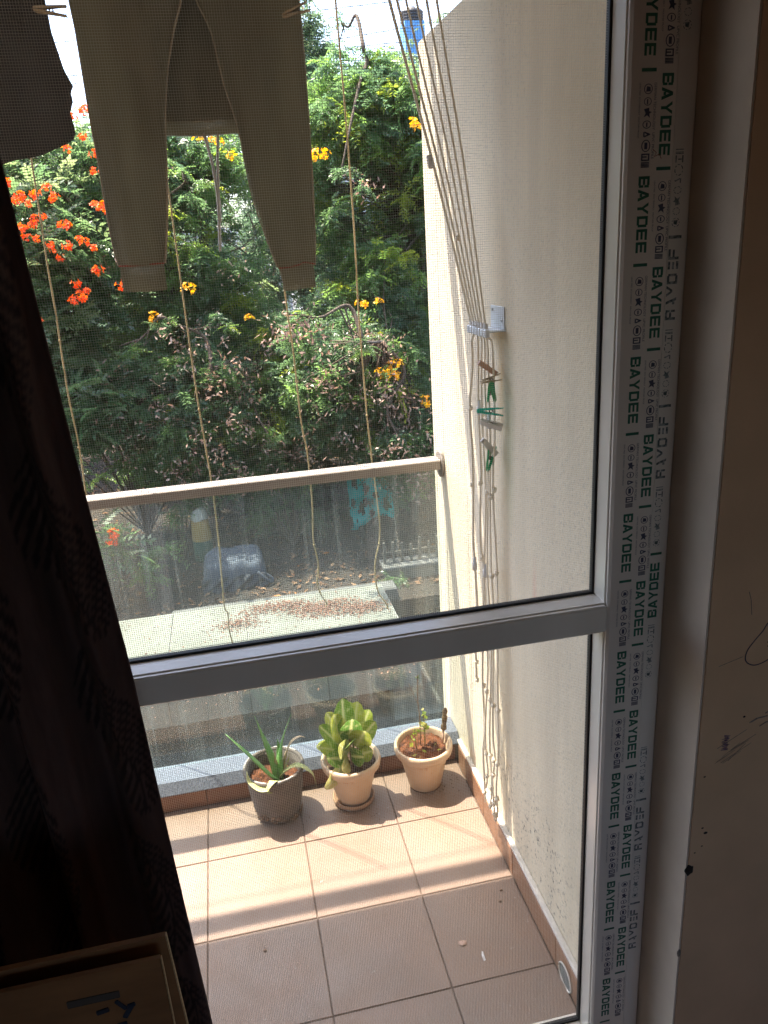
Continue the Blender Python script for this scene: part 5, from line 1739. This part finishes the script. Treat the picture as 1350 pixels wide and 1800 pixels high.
shrub('flowering_sapling', 'small sapling with one orange flower seen through the left glass', (at(200, 1040, YS)[0], YS, GZ), [at(x, y, YS) for x, y in cpx], 'tulip', 'tulip_leaf', 5, 0.75, 1.05, [at(197, 952, YS - 0.1), at(200, 938, YS - 0.1)])
cpx = [(255, 1000), (265, 985), (275, 970), (290, 965), (248, 1010), (262, 1015)]
shrub('fern_sapling', 'pale green sapling on the litter right of the orange flowered one', (at(262, 1050, YS)[0], YS + 0.1, GZ), [at(x, y, YS + 0.1) for x, y in cpx], 'fern', 'fern_leaf', 6, 0.5, 0.75)
cpx = [(310, 905), (318, 915), (330, 900), (345, 880), (320, 890)]
shrub('fern_sapling', 'feathery branch tips just under the rail left of the drum', (at(325, 990, 6.8)[0], 6.8, GZ), [at(x, y, 6.8) for x, y in cpx], 'fern', 'fern_leaf', 7, 0.55, 0.8)
cpx = [(690, 1025), (700, 1040), (682, 1015), (705, 1020)]
shrub('fern_sapling', 'bright sprig in front of the block wall at the right', (at(690, 1075, 5.4)[0], 5.4, GZ), [at(x, y, 5.4) for x, y in cpx], 'fern', 'fern_leaf', 8, 0.4, 0.6)
r_ = np.random.default_rng(90)
cen = [(r_.uniform(-0.3, 1.6), r_.uniform(7.0, 8.0), GZ + r_.uniform(0.15, 0.9)) for k in range(80)]
cen = [at(110 + 230 * r_.uniform() ** 0.8, r_.uniform(640, 850), r_.uniform(7.2, 8.2)) for k in range(60)]
cen = [c for c in cen if c[2] > GZ + 0.15]
shrub('undergrowth_shrub', 'leafy shrub over the litter above the rail at the left', (-1.5, 7.8, GZ), cen, 'fern', 'fern_leaf', 14, 0.7, 1.0)
cen = [(r_.uniform(-0.3, 1.6), r_.uniform(7.0, 8.0), GZ + r_.uniform(0.15, 0.9)) for k in range(80)]
shrub('undergrowth_shrub', 'dark shrub mass in the shade behind the glass at the middle', (0.6, 7.5, GZ), cen, 'fern', 'far_leaf', 9, 0.8, 1.1)
cen = [(r_.uniform(-0.25, 0.55), r_.uniform(6.6, 7.0), GZ + r_.uniform(0.25, 0.85)) for k in range(26)]
shrub('undergrowth_shrub', 'shrub with yellowish leaves right of the tarpaulin', (0.15, 6.8, GZ), cen, 'fern', 'fern_leaf', 10, 0.5, 0.8)

# ---------------------------------------------------------------- litter
def litter(name, n, fn, mat, lmin, lmax, seed):
    r = np.random.default_rng(seed)
    P = fn(r, n)
    n = len(P)
    a = r.uniform(0, 2 * math.pi, n)
    l = r.uniform(lmin, lmax, n)
    w = l * r.uniform(0.3, 0.55, n)
    d = np.stack([np.cos(a), np.sin(a), r.normal(0, 0.2, n)], 1)
    s = np.stack([-np.sin(a), np.cos(a), r.normal(0, 0.3, n)], 1)
    V = np.stack([P - d * l[:, None] / 2, P + s * w[:, None] / 2 + [0, 0, 0.004], P + d * l[:, None] / 2, P - s * w[:, None] / 2 + [0, 0, 0.004]], 1)
    me = mesh_np(name, V.reshape(-1, 3), np.arange(4 * n).reshape(-1, 4), MAT[mat])
    attr_f(me, 'tint', np.repeat(r.uniform(0, 1, n), 4))
    o = obj(name, me)
    o['kind'] = 'stuff'
    return o
tag(litter('leaf_litter', 9000, lambda r, n: np.stack([r.uniform(-6, 5, n), 5.3 + r.uniform(0, 1, n) ** 1.2 * 9, np.full(n, GZ + 0.018)], 1), 'litter', 0.03, 0.1, 1), 'dry brown leaf litter on the garden soil', 'leaf litter')
tag(litter('yard_litter', 2500, lambda r, n: np.stack([r.uniform(-4, 3, n), r.uniform(1.2, 3.2, n), np.full(n, -2.985)], 1), 'litter', 0.03, 0.09, 2), 'pale leaf litter on the dark yard below the glass', 'leaf litter')
def heap(r, n):
    out = []
    cents = [at(415, 1075, 4.62), at(540, 1062, 4.75), at(560, 1068, 4.65), at(505, 1058, 4.85), at(610, 1066, 4.6), at(590, 1055, 4.75), at(650, 1058, 4.6), at(460, 1062, 4.85)]
    for c in cents:
        k = n // len(cents)
        d = r.normal(0, 1, (k, 2)) * np.array([0.1, 0.06])
        x = c[0] + d[:, 0]
        y = c[1] + d[:, 1]
        h = 0.025 * np.exp(-(d[:, 0] / 0.13) ** 2 - (d[:, 1] / 0.085) ** 2)
        out.append(np.stack([x, y, -1.197 + h * r.uniform(0, 1, k)], 1))
    P = np.concatenate(out)
    return P[(P[:, 1] < 5.03) & (P[:, 0] < 0.79)]
tag(litter('petal_heap', 3000, heap, 'petal_litter', 0.012, 0.03, 3), 'heaps of small brown dried petals on the pale terrace', 'dry petals')
tag(litter('petal_scatter', 500, lambda r, n: np.stack([r.uniform(-2.2, 0.78, n), r.uniform(3.4, 5.0, n), np.full(n, -1.197)], 1), 'petal_litter', 0.012, 0.026, 4), 'sparse brown specks scattered over the pale terrace', 'dry petals')

# ---------------------------------------------------------------- things on the garden ground
def draped(name, label, cat, base, sx, sy, sz, mat, front_mat, seed):
    t = thing(name, label, cat, base)
    r = np.random.default_rng(seed)
    NU, NV = 34, 30
    V, F = [], []
    for i in range(NV):
        for j in range(NU):
            u = j / (NU - 1) * 2 - 1
            v = i / (NV - 1) * 2 - 1
            x = u * sx
            y = v * sy
            e = (abs(u) ** 9 + abs(v) ** 9)
            h = sz * max(0.0, 1 - e) ** 0.4
            h += (0.008 * math.sin(7 * u + 3 * v + seed) + 0.006 * math.sin(13 * v - 9 * u) + 0.10 * sz * v) * (h / sz)
            fold = 0.012 * math.sin(9 * u + 8 * v)
            V.append((x + fold * (1 - h / sz), y + fold, max(h, 0.005)))
    for i in range(NV - 1):
        for j in range(NU - 1):
            k = i * NU + j
            F.append((k, k + 1, k + NU + 1, k + NU))
    o = obj('sheet', mesh_np('sheet', V, F, MAT[mat], True), t)
    # shade of the near side painted in as a darker sheet
    V, F = [], []
    for i in range(10):
        for j in range(24):
            u = j / 23 * 2 - 1
            z = sz * 0.5 * (1 - i / 9)
            V.append((u * sx * 1.02, -sy * (0.985 + 0.10 * (i / 9)) - 0.02 * math.sin(14 * u + i), z))
    for i in range(9):
        for j in range(23):
            k = i * 24 + j
            F.append((k, k + 1, k + 25, k + 24))
    obj('shaded_front', mesh_np('shaded_front', V, F, MAT[front_mat], True), t)
    pts = spline([(sx * 0.72, -sy * 1.02, sz * 0.55), (sx * 0.95, -sy * 1.08, sz * 0.3), (sx * 1.12, -sy * 1.0, sz * 0.12), (sx * 1.16, -sy * 0.9, sz * 0.2), (sx * 0.98, -sy * 0.98, sz * 0.42)], 5)
    tube('crumpled_edge', pts, 0.018, 'tarp', t, 7)
    return t
draped('tarpaulin', 'grey blue tarpaulin draped over a heap behind the terrace', 'tarpaulin', (-0.52, 6.05, GZ), 0.31, 0.24, 0.29, 'tarp', 'tarp_shade', 2)
dm = thing('drum', 'ochre and green drum with a pale cap behind the tarpaulin', 'drum', (-0.83, 6.75, GZ))
lathe('green_base', [(0.0001, 0.0), (0.10, 0.0), (0.105, 0.02), (0.105, 0.235), (0.0001, 0.235)], 'dgreen', dm, 20)
lathe('ochre_body', [(0.0001, 0.2355), (0.103, 0.2355), (0.106, 0.25), (0.094, 0.45), (0.09, 0.47), (0.0001, 0.47)], 'ochre', dm, 20)
V, F = lathe_vf([(0.092, 0.4705), (0.086, 0.52), (0.06, 0.57), (0.03, 0.585), (0.0001, 0.59)], 20)
V = [(x + (z - 0.47) * 0.2 * math.sin(3 * y * 10), y, z + 0.01 * math.sin(40 * x)) for x, y, z in V]
obj('pale_cap', mesh_np('pale_cap', V, F, MAT['cream'], True), dm)

# teal shade net on posts
net = thing('shade_net', 'torn turquoise shade net hanging among the shrubs', 'shade net', (1.05, 6.95, GZ))
V, F = [], []
for i in range(22):
    for j in range(26):
        x = -0.22 + 0.5 * j / 25
        z = 0.10 + 0.72 * i / 21
        V.append((x, 0.06 * math.sin(12 * x + 5 * z) + 0.04 * math.sin(23 * z), z + 0.05 * math.sin(9 * x)))
rr = random.Random(8)
for i in range(21):
    for j in range(25):
        g = math.sin(i * 0.8 + j * 0.5) + math.sin(i * 0.35 - j * 0.9)
        if g > 0.9 or rr.random() < 0.06:
            continue
        k = i * 26 + j
        F.append((k, k + 1, k + 27, k + 26))
me = mesh_np('net_cloth', V, F, MAT['teal_net'], True)
attr_f(me, 'tint', [rr.random() for _ in V])
obj('net_cloth', me, net)
for x in (-0.02, 0.3):
    tube('post', [(x, 0.09, 0), (x, 0.09, 1.0)], 0.025, 'twig', net, 8)
tube('cross_bar', [(-0.25, 0.09, 0.5), (0.35, 0.09, 0.56)], 0.02, 'twig', net, 8)

# block boundary wall with pickets at the right of the terrace
bw = thing('boundary_wall', 'stained block wall right of the terrace with pale pickets on top', 'wall', (1.9, 5.6, -3.0))
for c in range(9):
    zz = c * 0.19
    xo = 0.0 if c % 2 else -0.22
    for i in range(5):
        x0 = -0.97 + xo + i * 0.45
        x0c, x1c = max(x0, -0.97), min(x0 + 0.444, 1.2)
        if x1c - x0c < 0.03:
            continue
        box('block', (x0c, -0.1, zz + 0.001), (x1c, 0.1, zz + 0.184), 'blockwall', bw, 0.006)
box('mortar_core', (-0.96, -0.092, 0.0), (1.19, 0.092, 1.71), 'cement', bw)
box('capping', (-0.99, -0.12, 1.7105), (1.22, 0.12, 1.75), 'kerb', bw, 0.006)
for i in range(24):
    h = random.uniform(0.16, 0.24)
    box('picket', (-0.95 + i * 0.09 - 0.012, -0.012, 1.7505), (-0.95 + i * 0.09 + 0.012, 0.012, 1.75 + h), 'picket', bw, 0.003)
box('picket_rail', (-0.97, 0.0125, 1.83), (1.2, 0.03, 1.86), 'picket', bw)

# ---------------------------------------------------------------- far building, tank, wires
bd = thing('far_building', 'pale building glimpsed behind the trees', 'building', (6.0, 22.0, GZ))
box('wall', (-4.0, -1.0, 0), (6.0, 6.0, 6.4), 'house', bd)
box('parapet', (-4.1, -1.12, 6.4005), (6.1, 6.1, 6.6), 'house', bd)
for i in range(6):
    for j in range(2):
        x = -3.3 + i * 1.6
        z = 0.9 + j * 2.6
        w = box('window', (x, -1.06, z), (x + 0.9, -1.0005, z + 1.3), 'white_paint', bd)
        pn = box('pane', (-0.39, -0.036, -0.58), (0.39, -0.0305, 0.58), 'pane', w)
bd2 = thing('far_building', 'low white building far behind the orange flowering tree', 'building', (-6.0, 26.0, GZ))
box('wall', (-5.0, -1.0, 0), (9.0, 5.0, 3.6), 'house', bd2)
box('parapet', (-5.1, -1.1, 3.6005), (9.1, 5.1, 3.85), 'house', bd2)
for i in range(7):
    w = box('window', (-4 + i * 1.8, -1.06, 1.0), (-3.1 + i * 1.8, -1.0005, 2.2), 'white_paint', bd2)
    box('pane', (-0.4, -0.036, -0.54), (0.4, -0.0305, 0.54), 'pane', w)
tk = thing('water_tank', 'black water tank on a blue stand high behind the cords', 'water tank', (5.7, 22.0, 5.2))
box('blue_stand', (-0.27, -0.3, 0.0), (0.27, 0.3, 2.06), 'bluepaint', tk)
prof_t = [(0.0001, 2.0605), (0.29, 2.0605)]
for k in range(4):
    prof_t += [(0.29, 2.065 + k * 0.07), (0.315, 2.075 + k * 0.07), (0.315, 2.105 + k * 0.07), (0.29, 2.125 + k * 0.07)]
prof_t += [(0.27, 2.36), (0.12, 2.4), (0.1, 2.44), (0.0001, 2.45)]
lathe('tank', prof_t, 'tank', tk, 24)
cw = thing('compound_wall', 'pale compound wall glimpsed low behind the trees', 'wall', (0.0, 15.0, GZ))
box('wall', (-16, -0.1, 0), (16, 0.1, 1.7), 'house', cw)
box('capping', (-16, -0.14, 1.7005), (16, 0.14, 1.78), 'white_paint', cw)
for k, (pa, pb_) in enumerate((((90, 76), (140, 70)), ((120, 134), (150, 131)), ((125, 148), (155, 143)))):
    a, b_ = Vector(at(pa[0], pa[1], 15)), Vector(at(pb_[0], pb_[1], 15))
    d = (b_ - a).normalized()
    w = thing('overhead_wire', ['highest', 'middle', 'lowest'][k] + ' thin wire crossing the sky beside the trousers', 'wire', tuple(a), 'overhead wires')
    pts = [tuple(d * s + Vector((0, 0, 0.0004 * s * s))) for s in np.linspace(-14, 14, 15)]
    tube('cable', pts, 0.006, 'tank', w, 5)
